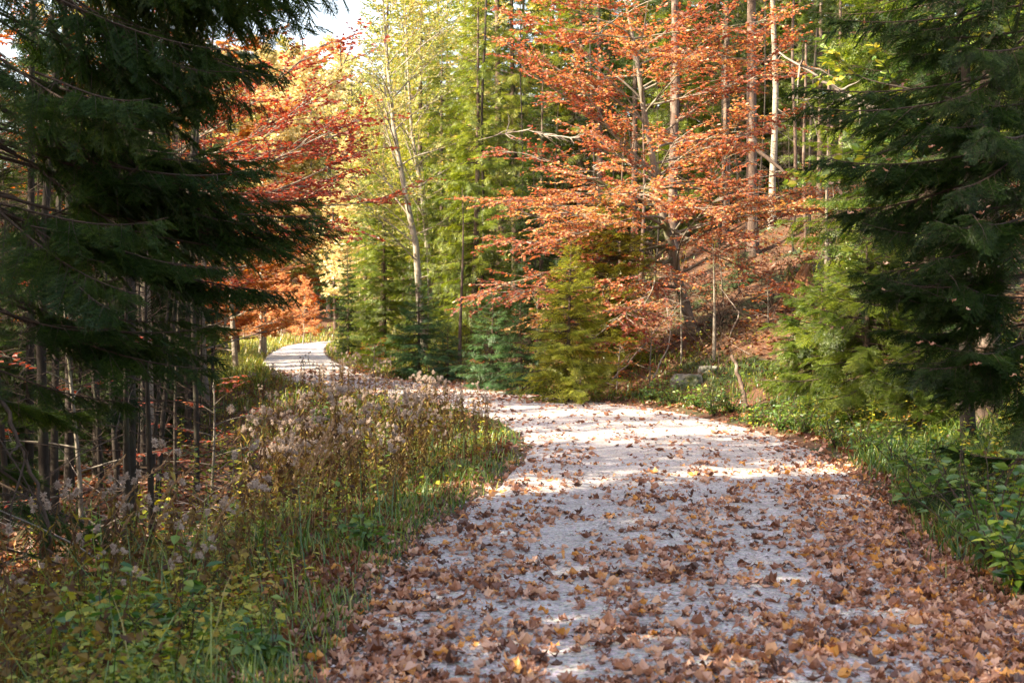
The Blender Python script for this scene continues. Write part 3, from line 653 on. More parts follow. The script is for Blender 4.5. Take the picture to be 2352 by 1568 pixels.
bl('beech', 'beech_leaf', 'bark_beech', x0, y0, 'orange red beech with a bent pale trunk spreading flat leafy branches over the right bank', 'beech tree',
   broadleaf(51, TRK, .13, LB, leaf=.078, per=5.2, l2=13, l3=7, rmean=.5, rsd=.32, leafflat=.6, lift=.0, flat=.3, droop=.1))
# darker red beech reaching in from the left above the bend
D0 = 23.0; x0, y0 = at(330, D0); b0 = np.array([x0, y0, hz(x0, y0)])
TRK2 = [W(340, 900, D0), W(335, 700, D0), W(330, 500, D0), W(350, 300, D0), W(380, 100, D0), W(400, -100, D0)]; TRK2 = [p - b0 for p in TRK2]; TRK2[0][2] = -.3
LB = []
for (pb, px, py, D) in [(420, 860, 215, 23.5), (440, 800, 250, 24), (380, 780, 160, 24), (450, 880, 350, 23), (470, 890, 460, 23), (520, 790, 430, 22.5), (500, 700, 330, 22.5), (400, 660, 230, 24), (540, 740, 480, 24),
                        (560, 620, 560, 22), (600, 560, 640, 23), (480, 840, 400, 24.5), (300, 560, 200, 25), (250, 180, 180, 22), (380, 60, 300, 23), (330, 150, 100, 24), (500, 850, 300, 22)]:
    tb = np.clip((900 - pb) / 1000, 0, 1); p = np.array([np.interp(tb, np.linspace(0, 1, 6), [q[j] for q in TRK2]) for j in range(3)])
    v = W(px, py, D) - b0 - p; LB.append((tb, v, float(np.linalg.norm(v)) * .97))
bl('beech', 'red_leaf', 'bark_beech', x0, y0, 'dark red beech reaching in from the left above the far bend of the road', 'beech tree',
   broadleaf(52, TRK2, .10, LB, leaf=.075, per=6, l2=12, l3=6, rmean=.45, rsd=.22, leafflat=.6, flat=.3, droop=.1))
def auto(seed, H, r0, nl, t0, L0, L1_, e0=.1, e1=.7, lean=.03, **k):
    global rng; keep = rng; rng = np.random.default_rng(seed)
    n = 9; z = np.linspace(-.3, H, n); a = rng.normal(0, lean, 2); tr = np.stack([a[0] * z + .06 * np.sin(z + seed), a[1] * z + .06 * np.cos(z * 1.1), z], 1); lim = ring_limbs(nl, t0, .97, L0, L1_, e0, e1); rng = keep
    return broadleaf(seed, tr, r0, lim, **k)
x, y = at(470, 33); bl('beech', 'rust_leaf', 'bark_beech', x, y, 'rusty orange beech behind the left spruce boughs, left of the dark red one', 'beech tree', auto(53, 11, .09, 36, .12, 3.0, 1.6, leaf=.095, per=10, l2=10, l3=6, flat=.6))
x, y = at(110, 30); bl('beech', 'rust_leaf', 'bark_beech', x, y, 'orange beech glowing through the dark boughs at upper left', 'beech tree', auto(54, 12, .09, 36, .15, 3.2, 1.8, leaf=.10, per=10, l2=10, l3=6, flat=.6))
x, y = at(250, 37); bl('beech', 'yellow_leaf', 'bark_beech', x, y, 'yellow leaved tree behind the orange beech at upper left', 'broadleaf tree', auto(55, 13, .09, 30, .15, 3.2, 1.8, leaf=.12, per=8, l2=9, l3=6, flat=0))
x, y = at(-20, 26); bl('beech', 'red_leaf', 'bark_beech', x, y, 'low red beech at the left edge behind the dark trunks', 'beech tree', auto(56, 7, .08, 18, .1, 2.4, 1.2, leaf=.08, per=6, l2=7, l3=4))
x, y = at(480, 19.5); bl('beech', 'red_leaf', 'bark_beech', x, y, 'small beech sapling with low red leaves in the hollow', 'beech tree', auto(57, 1.5, .02, 9, .2, 1.0, .5, leaf=.07, per=6, l2=7, l3=4), dz=.1)
x, y = at(170, 15.5); bl('beech', 'red_leaf', 'bark_beech', x, y, 'beech sapling with a few dull red leaves between the dark left trunks', 'beech tree', auto(58, 3.2, .025, 10, .2, 1.2, .6, leaf=.07, per=5, l2=6, l3=3))
far_b = [auto(60 + k, 13, .14, 22, .15, 3.4, 2.2, .2, .9, leaf=.24, per=4.5, l2=11, l3=5, flat=0, m3=.5, leafflat=.8, T=QLEAF) for k in range(3)]
far_w = [(a.mesh('trunk', [M['bark_pale']], True), b) for a, b in far_b]
FB = {(k, c): (w_, lf.mesh('foliage', [M[c]])) for k, (w_, lf) in enumerate(far_w) for c in ('pale_leaf', 'yellow_leaf', 'rust_leaf', 'pink_leaf')}
def fb(k, c, px, D, s, label, group=None):
    x, y = at(px, D); return plant_tree('broadleaf_tree', FB[(k, c)], x, y, label, 'broadleaf tree', s=s, group=group, parts=('trunk', 'foliage'))
fb(0, 'rust_leaf', 600, 60, .42, 'small red leaved tree beside the grass left of the far road')
fb(1, 'rust_leaf', 520, 55, .5, 'rust red tree at the forest edge left of the far road')
fb(2, 'rust_leaf', 700, 128, .55, 'pinkish orange tree straight behind the end of the visible road')
fb(1, 'rust_leaf', 760, 135, .5, 'small orange tree right behind the end of the visible road')
fb(0, 'rust_leaf', 640, 120, .6, 'reddish tree behind the last grass left of the road end')
fb(0, 'pale_leaf', 740, 138, 1.15, 'pale sunlit yellow tree above the end of the road')
for i in range(44):
    px = 480 + i * 11.5 + random.uniform(-10, 10)
    fb(i % 3, random.choice(['pale_leaf', 'pale_leaf', 'yellow_leaf']), px, random.uniform(95 if px > 800 else 125, 170), random.uniform(1.0, 1.5) * (1.3 if px < 780 else 1), 'pale yellow tree on the far sunlit hillside', 'pale trees on the far sunlit hillside')
for i in range(12):
    fb(i % 3, random.choice(['rust_leaf', 'yellow_leaf', 'yellow_leaf']), -50 + i * 45, random.uniform(50, 75), random.uniform(.6, .8), 'autumn tree glowing behind the dark left forest', 'autumn trees behind the left forest')
for i in range(9):
    fb(i % 3, 'yellow_leaf', 1300 + i * 95, random.uniform(50, 68), random.uniform(.8, 1), 'yellow green broadleaf tree among the distant spruces on the right', 'yellow trees among the distant spruces')
# thin many-stemmed tree with pale leaves in the middle
D0 = 40.; x0, y0 = at(960, D0); b0 = np.array([x0, y0, hz(x0, y0)])
def stemtree(seed, pix, D, tips, r, **k):
    T = [W(a, b, D) - b0 for a, b in pix]; T[0][2] = min(T[0][2], -.2); L = []
    ys = [b for a, b in pix]
    for (pb, px, py, DD) in tips:
        tb = np.interp(-pb, [-q for q in ys], np.linspace(0, 1, len(ys))); p = np.array([np.interp(tb, np.linspace(0, 1, len(T)), [q[j] for q in T]) for j in range(3)])
        v = W(px, py, DD) - b0 - p; L.append((tb, v, float(np.linalg.norm(v))))
    return broadleaf(seed, T, r, L, **k)
tipsA = [(560, 760, 420, 39), (500, 780, 330, 41), (460, 740, 260, 40), (400, 800, 200, 39), (330, 790, 130, 41), (280, 820, 60, 40), (220, 850, 10, 39), (600, 800, 520, 38), (540, 1100, 450, 39), (450, 1080, 330, 41), (380, 1100, 260, 40),
         (300, 1050, 160, 39), (230, 1080, 80, 41), (150, 1000, 20, 40), (120, 820, -40, 40), (350, 860, 240, 37), (490, 880, 400, 37), (640, 1120, 560, 38), (250, 930, 120, 37), (180, 1040, 0, 38)]
bl('broadleaf_tree', 'yellow_leaf', 'bark_pale', x0, y0, 'tall thin tree with pale forked stems and sparse yellow green leaves at centre left', 'broadleaf tree',
   stemtree(71, [(975, 850), (965, 700), (955, 560), (930, 440), (905, 300), (890, 150), (880, 0), (870, -150)], D0, tipsA, .12, leaf=.09, per=4.5, l2=11, l3=5, flat=0, leafflat=.9, rmean=.5, lift=.05))
D0 = 43.; x0, y0 = at(990, D0); b0 = np.array([x0, y0, hz(x0, y0)])
bl('broadleaf_tree', 'yellow_leaf', 'bark_pale', x0, y0, 'second thin pale stem just right of the tall forked one', 'broadleaf tree',
   stemtree(72, [(1000, 850), (985, 600), (970, 450), (945, 300), (935, 120), (925, -100)], D0, [(a, b + 60, c - 30, d + 3) for a, b, c, d in tipsA], .10, leaf=.09, per=4, l2=10, l3=4, flat=0, leafflat=.9, rmean=.6))
# green and yellow maple at upper right, sunlit
x, y = at(2240, 14); bl('maple', 'green_leaf', 'bark_shaded', x, y, 'sunlit yellow green maple above the right spruce at the top of the picture', 'maple tree', auto(73, 9, .07, 26, .40, 1.9, 1.2, leaf=.10, per=6, l2=10, l3=5, flat=0, leafflat=.6, rmean=.55, rsd=.25))
# bare or nearly bare stems on the right bank and in the hollow
def pole(px, D, top, r, label, bark='bark_spruce', cat='thin tree', lean=0, tw=16, rz=0, s=None, group=None):
    x, y = at(px, D); g0 = hz(x, y); H = W(px, top, D)[2] - g0
    global rng; keep = rng; rng = np.random.default_rng(int(abs(px) * 7 + D)); z = np.linspace(-.3, H, 10)
    tr = G(); P = np.stack([lean * z + .05 * np.sin(z * .9 + px), .03 * np.cos(z), z], 1); tr.tube(P, np.concatenate([[r * 1.7], np.linspace(r * 1.1, r * (.7 if top < 120 else .15), 9)]), 8); br = G()
    for k in range(tw):
        q = rng.uniform(.8, H); b = np.array([np.interp(q, z, P[:, 0]), np.interp(q, z, P[:, 1]), q]); a = rng.uniform(0, 6.28); L = rng.uniform(.3, 1.3)
        l = limb(b, (math.cos(a), math.sin(a), rng.uniform(-.5, .3)), L, 5, .15); br.tube(l, np.linspace(max(.006, r * .15), .002, 6), 3)
        for u in (2, 3, 4): br.tube(limb(l[u], l[u] - l[u - 1] + rng.normal(0, .05, 3), L * .35, 3, .2), [.003, .0025, .002, .001], 3)
    rng = keep
    o = thing('thin_tree', label, cat, (x, y, g0), rz, 1, group)
    bv, bf, bq, bm_ = br.pack(); tr.add(bv, bf, .5, 1)
    ob('trunk', (tr, [M[bark], M['twig_grey' if bark == 'bark_pale' else 'twig']], True), o); return o
pole(1776, 40, -60, .10, 'pale sunlit trunk standing on the lit grass right of the thick spruce trunk', 'bark_pale')
pole(1905, 31, 150, .10, 'reddish straight trunk at the top of the slope beside the right spruce')
pole(1893, 28, 300, .05, 'mossy thin stem in front of the reddish straight trunk', 'bark_beech', lean=.03)
pole(1822, 38, -60, .05, 'thin dark stem between the pale sunlit trunk and the reddish one')
pole(1850, 36, 100, .045, 'second thin dark stem left of the reddish trunk', lean=-.01)
pole(1665, 46, -60, .13, 'stout trunk catching light behind the right half of the beech', 'bark_pale')
pole(1548, 36, -60, .12, 'straight scaly trunk catching light behind the beech crown', 'bark_spruce')
pole(1475, 34, 200, .06, 'dark thin stem under the left limbs of the beech')
pole(1415, 33, 250, .045, 'dark leaning stem behind the young spruces', lean=.05)
pole(1640, 27, 560, .04, 'short mossy stem beside the foot of the beech', 'bark_beech', lean=-.03)
pole(1560, 27.5, 640, .022, 'thin broken sapling left of the foot of the beech', 'bark_pale', lean=.02, tw=5)
pole(1700, 32, 540, .024, 'slim dark sapling alone on the leafy slope', 'bark_shaded')
pole(1930, 27, 380, .035, 'slim leaning stem touching the right spruce boughs', lean=-.06)
pole(1060, 36, 430, .05, 'thin trunk in the shade of the drooping centre spruce')
pole(1135, 40, 420, .05, 'thin trunk behind the small blue green spruce')
pole(980, 40, 560, .035, 'thin stem at the edge of the dark centre spruces', 'bark_pale', tw=6)
pole(603, 62, 380, .16, 'pale trunk lit by the sun left of the far road', 'bark_pale')
pole(545, 55, 300, .12, 'dark trunk left of the pale sunlit one at the far forest edge')
pole(90, 14, 100, .055, 'dark stem at far left leaning slightly over the hollow', 'bark_shaded', lean=.03)
pole(130, 16.5, 150, .05, 'dark stem in the left trunk group, straight', 'bark_shaded')
pole(305, 11.5, 560, .04, 'dark stem rising from the weeds under the hanging left boughs', 'bark_shaded', lean=-.01)
pole(335, 12.5, 480, .035, 'thinner stem beside the dark stem under the left boughs', 'bark_shaded', lean=.02)
pole(215, 21, 200, .07, 'dark trunk in the middle of the left hollow', 'bark_shaded')
pole(430, 28, 250, .07, 'dark trunk at the back of the hollow', 'bark_shaded', lean=.02)
gp = 'dark slender trunks crowding the left hollow'
for i in range(30):
    pole(-70 + i * 19 + random.uniform(-10, 10), random.uniform(14, 34), random.uniform(-50, 420), random.uniform(.016, .045), 'dark slender trunk crowded among others in the left hollow', 'bark_shaded', lean=random.gauss(0, .05), tw=34, group=gp)
gp2 = 'dark slender trunks on the shaded bank'
for i in range(22):
    pole(1110 + i * 40 + random.uniform(-15, 15), random.uniform(34, 46), random.uniform(-50, 350), random.uniform(.02, .05), 'dark slender trunk standing on the shaded bank among the spruces', 'bark_shaded', lean=random.gauss(0, .035), tw=30, group=gp2)
for i, (px, D, H, lab) in enumerate([(1500, 26.5, 1.3, 'low beech sapling with orange leaves in front of the beech foot'), (1420, 27, 1.0, 'low beech sapling with orange leaves behind the young spruce'), (1330, 28.5, 1.6, 'beech sapling with rusty leaves above the young spruce'),
        (1760, 28, .9, 'beech sapling with brown leaves low on the leafy slope'), (1660, 31, 1.6, 'thin beech sapling with orange leaves right of the beech trunk'), (1950, 30, 2.4, 'red leaved beech sapling at the top of the slope beside the right spruce'), (1240, 31, 2.0, 'beech sapling with rusty leaves between the dark centre spruces'), (860, 37, 1.0, 'small brown leaved sapling in the shade at the inside of the bend')]):
    x, y = at(px, D); bl('beech_sapling', 'beech_leaf' if i % 2 == 0 else 'rust_leaf', 'bark_beech', x, y, lab, 'beech sapling', auto(300 + i, H, .012, 12, .2, H * .55, H * .3, leaf=.07, per=4, l2=12, l3=4, flat=.6, m3=.2))
def bare(seed):
    global rng; keep = rng; rng = np.random.default_rng(seed); g = G()
    for k in range(7):
        a = rng.uniform(0, 6.28); l = limb((0, 0, -.05), (math.cos(a), math.sin(a), rng.uniform(.5, 2)), rng.uniform(.8, 1.9), 8, .16); g.tube(l, np.linspace(.011, .003, 9), 4)
        for u in rng.integers(2, 8, 9): g.tube(limb(l[u], l[u] - l[u - 1] + rng.normal(0, .12, 3), rng.uniform(.2, .7), 4, .25), np.linspace(.005, .0015, 5), 3)
    rng = keep; return g.mesh('bare_shrub', [M['twig']])
BS = [bare(k) for k in range(5)]; n_ = 0
while n_ < 30:
    px = random.uniform(960, 2050); D = random.uniform(22, 38); x, y = at(px, D); s_, u_ = lateral(x, y)
    if s_[0] < 0 or u_[0] < 1.2 or u_[0] > 7: continue
    o = ob('bare_shrub', BS[n_ % 5], loc=(x, y, hz(x, y))); o.rotation_euler = (0, 0, random.uniform(0, 6.28)); q = random.uniform(.6, 1.15); o.scale = (q, q, q)
    tag(o, 'leafless tangled shrub of thin grey twigs on the bank right of the road', 'shrub', 'leafless shrubs on the right bank'); n_ += 1
for i in range(16):
    fb(i % 3, ['rust_leaf', 'pink_leaf', 'pink_leaf'][i % 3], 560 + i * 17, random.uniform(92, 122) if i < 10 else random.uniform(128, 150), random.uniform(.2, .4), 'low pinkish orange tree behind the end of the visible road', 'low autumn trees behind the road end')
x, y = at(540, 40); bl('beech', 'pink_leaf', 'bark_beech', x, y, 'salmon coloured beech behind the dark red one, left of the bend', 'beech tree', auto(59, 10, .08, 34, .1, 3.0, 1.6, leaf=.09, per=6, l2=10, l3=6, flat=.6))
# ------------------------------------------------------------------ fallen leaves, grass, herbs
def sample(n, d0, d1, m=120, p=1.0):
    """points spread evenly over the picture rather than over the ground"""
    u = rng.random(n); k = 1 - p
    D = d0 * (d1 / d0) ** u if p == 1 else (d0 ** (-p + 1) + u * (d1 ** (-p + 1) - d0 ** (-p + 1))) ** (1 / (-p + 1))
    px = rng.uniform(-m, 2352 + m, n); x = (px - 1176) / F * D; return x, D, px
def crumpled(k):
    g = G(); r = np.random.default_rng(k)
    if k % 3 == 1:                           # lobed maple leaf
        pol = [(.0, 0), (.08, .26), (.04, .40), (.24, .40), (.36, .50), (.48, .37), (.68, .34), (.70, .2), (.95, 0), (.70, -.2), (.68, -.34), (.48, -.37), (.36, -.50), (.24, -.40), (.04, -.40), (.08, -.26)]
        pol = [(a + r.normal(0, .035), b + r.normal(0, .04)) for a, b in pol]
    else:
        pol = [(0, 0), (.12, .2), (.3, .3), (.52, .3), (.72, .22), (.9, .1), (1, 0), (.9, -.1), (.72, -.22), (.52, -.3), (.3, -.3), (.12, -.2)]
        pol = [(a + r.normal(0, .03), b * r.uniform(.85, 1.3) + r.normal(0, .03)) for a, b in pol]
    P = np.array(pol, float); inn = P * .52 + np.array([.2, 0]); c1, c2, c3 = r.uniform(.2, 2.6), r.uniform(-.8, 1.1), r.uniform(.3, .9)
    def lift(q): return np.stack([q[:, 0], q[:, 1] * .9, c1 * q[:, 1] ** 2 + c2 * (q[:, 0] - .45) ** 2 + c3 * .35 * np.sin(7 * q[:, 0] + 5 * q[:, 1] + k)], 1)
    v = np.vstack([lift(P), lift(inn), lift(np.array([[.45, 0]]))]); v[:, 1] *= r.uniform(.5, .95); v[:, 2] *= .62; v[:len(P), 2] += r.uniform(-.06, .1, len(P)); v[:, 2] -= v[:, 2].min() * .9; n = len(P); f = []
    for i in range(n):
        j = (i + 1) % n; f += [(i, j, n + j), (i, n + j, n + i), (n + i, n + j, 2 * n)]
    v[:, 0] -= .45; g.add(v, f, .5)
    if k % 3 == 0: g.add([(-.45, -.012, .03), (-.45, .012, .03), (-.95, 0, .12)], [(0, 1, 2)], .2)
    return g
CR = [crumpled(k) for k in range(18)]
SIMPLE = [G() for _ in range(4)]
for k, g in enumerate(SIMPLE):
    r = np.random.default_rng(k + 50); z = r.uniform(-.05, .35, 5); g.add([(-.5, 0, z[0]), (-.1, .38, z[1]), (.5, .0, z[2]), (-.05, -.38, z[3]), (0, 0, 0)], [(0, 4, 1), (1, 4, 2), (2, 4, 3), (3, 4, 0)], .5)
def strew(g, x, y, size, rnd, T, tilt=.45, lift=.0):
    k = len(x); z = surf(x, y) + lift; sl = rng.normal(0, tilt, (k, 3)); sl[:, 2] = 1; a = rng.uniform(0, 2 * PI, k)
    d = np.stack([np.cos(a), np.sin(a), np.zeros(k)], 1); d = d - (d * norm(sl)).sum(1)[:, None] * norm(sl); Rm = frame(d, sl); w_ = rng.integers(0, len(T), k)
    for q in range(len(T)):
        s_ = w_ == q; g.inst(T[q], np.stack([x, y, z], 1)[s_], Rm[s_], size[s_], rnd=rnd[s_])
# on the road
g = G(); x, D, px = sample(100000, 4.6, 42, p=1.35); s, u = lateral(x, D)
dens = .70 - .06 * sst(8, 14, D) - .10 * sst(14, 20, D) + .75 * sst(20, 27, D)
dens = dens * (.62 + .75 * sst(.38, .62, fbm(x * 1.3, D * 1.6, .9, 8))) * (.45 + .9 * sst(.4, .6, vnoise(x, D * 1.3, .22, 2)))
dens = np.maximum(dens * .8, 0) + .75 * sst(-1.1, -.2, u) * np.where(s > 0, (1 - sst(9, 22, D)) * .9 + .1, .15)
dens -= .35 * np.exp(-((np.abs(s - .0) - .75) / .22) ** 2) * sst(6, 9, D)
keep = (u < .5) & (rng.random(len(x)) < dens * .68 * np.where(u > .15, .55, 1)); x, D, s, u = x[keep], D[keep], s[keep], u[keep]
print('road leaves', len(x))
nr = D < 15; sz = np.clip(rng.lognormal(-3.0, .42, len(x)), .02, .115); rn = np.clip(rng.normal(.47, .30, len(x)) + (rng.random(len(x)) < .05) * .5, 0, 1)
strew(g, x[nr], D[nr], sz[nr], rn[nr], CR, .20, .002); strew(g, x[~nr], D[~nr], sz[~nr] * (1.05 + .05 * np.maximum(D[~nr] - 18, 0)), rn[~nr] * .85, SIMPLE, .28, .004)
tag(ob('fallen_leaves', (g, [M['litter']])), 'curled brown fallen leaves scattered thickly over the gravel road', 'fallen leaves', kind='stuff')
gv = G(); x, D, px = sample(70000, 4.6, 20, p=1.5); s, u = lateral(x, D); keep = (u < .12) & (rng.random(len(x)) < .3 + .5 * sst(.4, .6, fbm(x, D, .5, 71))); x, D = x[keep], D[keep]; st_ = G()
st_.add([(1, 0, 0), (0, .8, .1), (-.9, .1, 0), (.1, -.85, 0), (0, 0, .55)], [(0, 1, 4), (1, 2, 4), (2, 3, 4), (3, 0, 4)], .5); k = len(x)
gv.inst(st_, np.stack([x, D, surf(x, D) - .001], 1), rotz(rng.uniform(0, 6.28, k)), np.clip(rng.lognormal(-4.85, .5, k), .004, .03), rnd=rng.random(k))
tag(ob('gravel', (gv, [M['stone']])), 'loose pale gravel stones on the road', 'gravel', kind='stuff')
# under the trees on both sides
g = G(); x, D, px = sample(150000, 6, 46, p=1.3); s, u = lateral(x, D)
dens = np.where(s > 0, .05 + .75 * sst(2.0, 4.5, u) , .10 + .7 * sst(2.5, 5.0, u)) * (.35 + .9 * sst(.35, .6, fbm(x, D, 1.6, 4))); dens = np.where((u < 1.4), .42, dens)
keep = (u > .15) & (rng.random(len(x)) < dens); x, D = x[keep], D[keep]; print('litter', len(x))
nr = D < 13; sz = rng.uniform(.06, .11, len(x)); rn = rng.beta(2, 2.2, len(x))
strew(g, x[nr], D[nr], sz[nr], rn[nr], CR, .4, .0); strew(g, x[~nr], D[~nr], sz[~nr] * (1 + .012 * D[~nr]), rn[~nr], SIMPLE, .4, .0)
tag(ob('leaf_litter', (g, [M['litter_red']])), 'reddish brown leaf litter covering the forest slopes and the hollow', 'leaf litter', kind='stuff')

def blades(x, y, h, wd, rnd, lean=.45, segs=3):
    k = len(x); a = rng.uniform(0, 2 * PI, k); dx = np.stack([np.cos(a), np.sin(a), np.zeros(k)], 1); sx = np.stack([-np.sin(a), np.cos(a), np.zeros(k)], 1)
    b = np.stack([x, y, surf(x, y) - .01], 1); ln = (rng.uniform(.15, 1.3, k) * lean)[:, None] * h[:, None]; V = []
    for q in range(segs):
        t = q / segs; c = b + dx * ln * t ** 2 + np.array([0, 0, 1.]) * (h[:, None] * (t - .25 * t * t * lean)); wv = sx * (wd * (1 - .55 * t))[:, None]; V += [c - wv, c + wv]
    V.append(b + dx * ln + np.array([0, 0, 1.]) * h[:, None] * (1 - .3 * lean)); V = np.stack(V, 1); f = []
    for q in range(segs - 1): f += [(2 * q, 2 * q + 1, 2 * q + 3), (2 * q, 2 * q + 3, 2 * q + 2)]
    f.append((2 * segs - 2, 2 * segs - 1, 2 * segs)); f = np.array(f)[None] + (np.arange(k) * V.shape[1])[:, None, None]
    g = G(); g.add(V.reshape(-1, 3), f.reshape(-1, 3), np.repeat(rnd, V.shape[1])); return g
x, D, px = sample(360000, 4.6, 128, p=1.22); s, u = lateral(x, D)
cl = fbm(x, D, .9, 12)
right = np.where(s > 0, (.95 * sst(-.02, .35, u) * (1 - sst(1.6, 4.2, u)) + .02) * (.25 + 1.3 * sst(.38, .6, cl)), 0)
left = np.where(s < 0, ((.17 + .25 * sst(8, 11, D) * (1 - sst(.5, 1.1, u))) * sst(-.15, .1, u) * (1 - sst(2.6, 4.2, u)) + .02 * (u > 0)) * (.25 + 1.2 * sst(.38, .6, cl)), 0)
farg = np.where((D > 34) & (u > .05) & (u < 8), .9, 0)
keep = (rng.random(len(x)) < np.maximum(right + left, farg)) & (u > -.05 - .14 * (rng.random(len(x)) < .35)) & ~((u > 3) & (D > 20) & (D < 38)); x, D, s, u = x[keep], D[keep], s[keep], u[keep]; print('grass', len(x))
h = rng.uniform(.10, .30, len(x)) * (1 + .8 * fbm(x, D, 2.5, 9)) * np.clip(.45 + u * .5, .45, 1.1); h = np.where(D > 34, h * 1.9, h); h = h * np.where((s < 0) & (D < 16), np.where(rng.random(len(x)) < .03, 2.2, .68), 1); h = np.where((s > 0) & (D > 16) & (D < 40), h * .55, h)
rn = np.clip(rng.normal(.34, .24, len(x)) + .36 * sst(20, 50, D) + np.where(s < 0, .12 * (rng.random(len(x)) < .5), 0) + (rng.random(len(x)) < .08) * .4, 0, 1)
tag(ob('grass', (blades(x, D, h, .0022 + .00042 * D * .8, rn, .7), [M['grass']])), 'green and yellowing grass on the verges of the road', 'grass', kind='stuff')

# low leafy herbs and brambles
g = G(); x, D, px = sample(34000, 5, 60, p=1.25); s, u = lateral(x, D); cl = fbm(x, D, 1.1, 21)
dens = np.where(s > 0, .8 * sst(.3, .8, u) * np.maximum(1 - sst(3.0, 6, u), .10) , .75 * sst(.15, .6, u) * (1 - sst(2.8, 4.5, u) * np.where(D > 36, .3, .93))) * (.10 + 1.3 * sst(.42, .62, cl)) * np.where((s < 0) & (D < 11), .95, 1)
keep = rng.random(len(x)) < dens; x, D, s, u = x[keep], D[keep], s[keep], u[keep]; print('herbs', len(x))
z = surf(x, D); hh = rng.uniform(.06, .42, len(x)) * np.where(s > 0, 1.35, 1) * np.clip(.4 + u * .5, .4, 1); base = np.clip(.22 + .7 * fbm(x, D, 1.5, 30) + .15 * sst(20, 45, D) + rng.normal(0, .08, len(x)), 0, .85); nl = 9
for q in range(nl):
    f = (q + 1) / nl; a = rng.uniform(0, 2 * PI, len(x)); r_ = rng.uniform(.02, .13, len(x)); P = np.stack([x + r_ * np.cos(a), D + r_ * np.sin(a), z + hh * f], 1)
    d = np.stack([np.cos(a), np.sin(a), rng.uniform(-.4, .35, len(x))], 1); put_leaves(g, P, d, np.clip(rng.lognormal(-3.45, .4, len(x)), .014, .08) * (1 + .015 * D), np.clip(base + rng.normal(0, .12, len(x)), 0, 1), T=QLEAF, flat=.4)
tag(ob('undergrowth', (g, [M['herb']])), 'low green and yellow leafy undergrowth on both sides of the road', 'undergrowth', kind='stuff')
# brown dry stalks among it
x, D, px = sample(15000, 5, 50, p=1.25); s, u = lateral(x, D); dens = np.where(s < 0, (.55 - .1 * (D < 11)) * sst(.3, 1, u) * (1 - sst(2.8, 4.2, u)), .15 * sst(.6, 1.4, u) * (1 - sst(3, 6, u))) * (.3 + sst(.4, .6, fbm(x, D, 1.3, 41)))
keep = rng.random(len(x)) < dens; x, D, u = x[keep], D[keep], u[keep]
g = blades(x, D, rng.uniform(.2, .8, len(x)) * np.clip(.4 + u * .45, .4, 1), .0018 + .00022 * D, rng.beta(2, 2, len(x)), .45)
z = surf(x, D)
for q in range(4):
    a = rng.uniform(0, 2 * PI, len(x)); P = np.stack([x + .03 * np.cos(a), D + .03 * np.sin(a), z + rng.uniform(.1, .55, len(x)) * np.clip(.4 + u * .45, .4, 1)], 1)
    put_leaves(g, P, np.stack([np.cos(a), np.sin(a), rng.uniform(-1.2, .1, len(x))], 1), rng.uniform(.03, .07, len(x)) * (1 + .006 * D), rng.beta(2, 2, len(x)), T=QLEAF, flat=.6)
tag(ob('dry_stalks', (g, [M['dry']])), 'brown withered stalks and leaves standing among the green undergrowth', 'dry plants', kind='stuff')
# moss cushions on the slopes
g = G(); x, D, px = sample(30000, 14, 44, p=1.2); s, u = lateral(x, D); keep = (u > 2.5) & (fbm(x, D, 1.1, 60) > .58); x, D = x[keep], D[keep]
put_leaves(g, np.stack([x, D, surf(x, D) + .01], 1), rng.normal(0, 1, (len(x), 3)) * [1, 1, .5], rng.uniform(.05, .11, len(x)), rng.random(len(x)), T=QLEAF, flat=.9)
tag(ob('moss', (g, [M['moss']])), 'dark green moss cushions on the leaf covered slopes', 'moss', kind='stuff')
# loose twigs lying on the slopes
g = G(); x, D, px = sample(900, 9, 40, p=1.2); s, u = lateral(x, D)
for a_, b_ in zip(x[u > 1.8], D[u > 1.8]):
    a = rng.uniform(0, 2 * PI); L = rng.uniform(.3, 1.5); p = np.array([a_, b_, hz(a_, b_) + .03]); g.tube(limb(p, (math.cos(a), math.sin(a), rng.uniform(0, .4)), L, 5, .18), np.linspace(.008, .002, 6) * rng.uniform(.6, 1.6), 3)
tag(ob('dead_twigs', (g, [M['twig_grey']])), 'thin dead twigs lying about the forest floor', 'dead twigs', kind='stuff')
# brown leaves caught on the right spruce
g = G(); P = []
for (px_, py_, D_) in [(1835, 245, 10.5), (1900, 290, 10.2), (1950, 300, 10.1), (1885, 425, 9.9), (1985, 400, 9.7), (2015, 375, 9.9), (2060, 385, 9.6), (2110, 620, 9.6), (2030, 660, 9.8), (2140, 780, 9.4), (2250, 470, 9.6), (1925, 430, 9.8), (2210, 700, 9.3), (2120, 330, 9.4), (1975, 505, 10), (2280, 830, 9.2), (2080, 200, 10)]:
    for k in range(2): P.append(W(px_ + rng.normal(0, 26), py_ + rng.normal(0, 12), D_ - .12 + rng.normal(0, .06)))
for k in range(14): P.append(W(rng.uniform(1880, 2350), rng.uniform(0, 900), rng.uniform(9.0, 10.2)))
P = np.array(P); w_ = rng.integers(0, 6, len(P)) * 3
for q in range(18): g.inst(CR[q], P[w_ == q], frame(rng.normal(0, 1, ((w_ == q).sum(), 3)) * [1, 1, .4]), np.full((w_ == q).sum(), .05) * rng.uniform(.7, 1.3, (w_ == q).sum()), rnd=rng.uniform(.3, .85, (w_ == q).sum()))
tag(ob('caught_leaves', (g, [M['litter']])), 'dead leaves caught on the boughs of the right spruce', 'fallen leaves', kind='stuff')

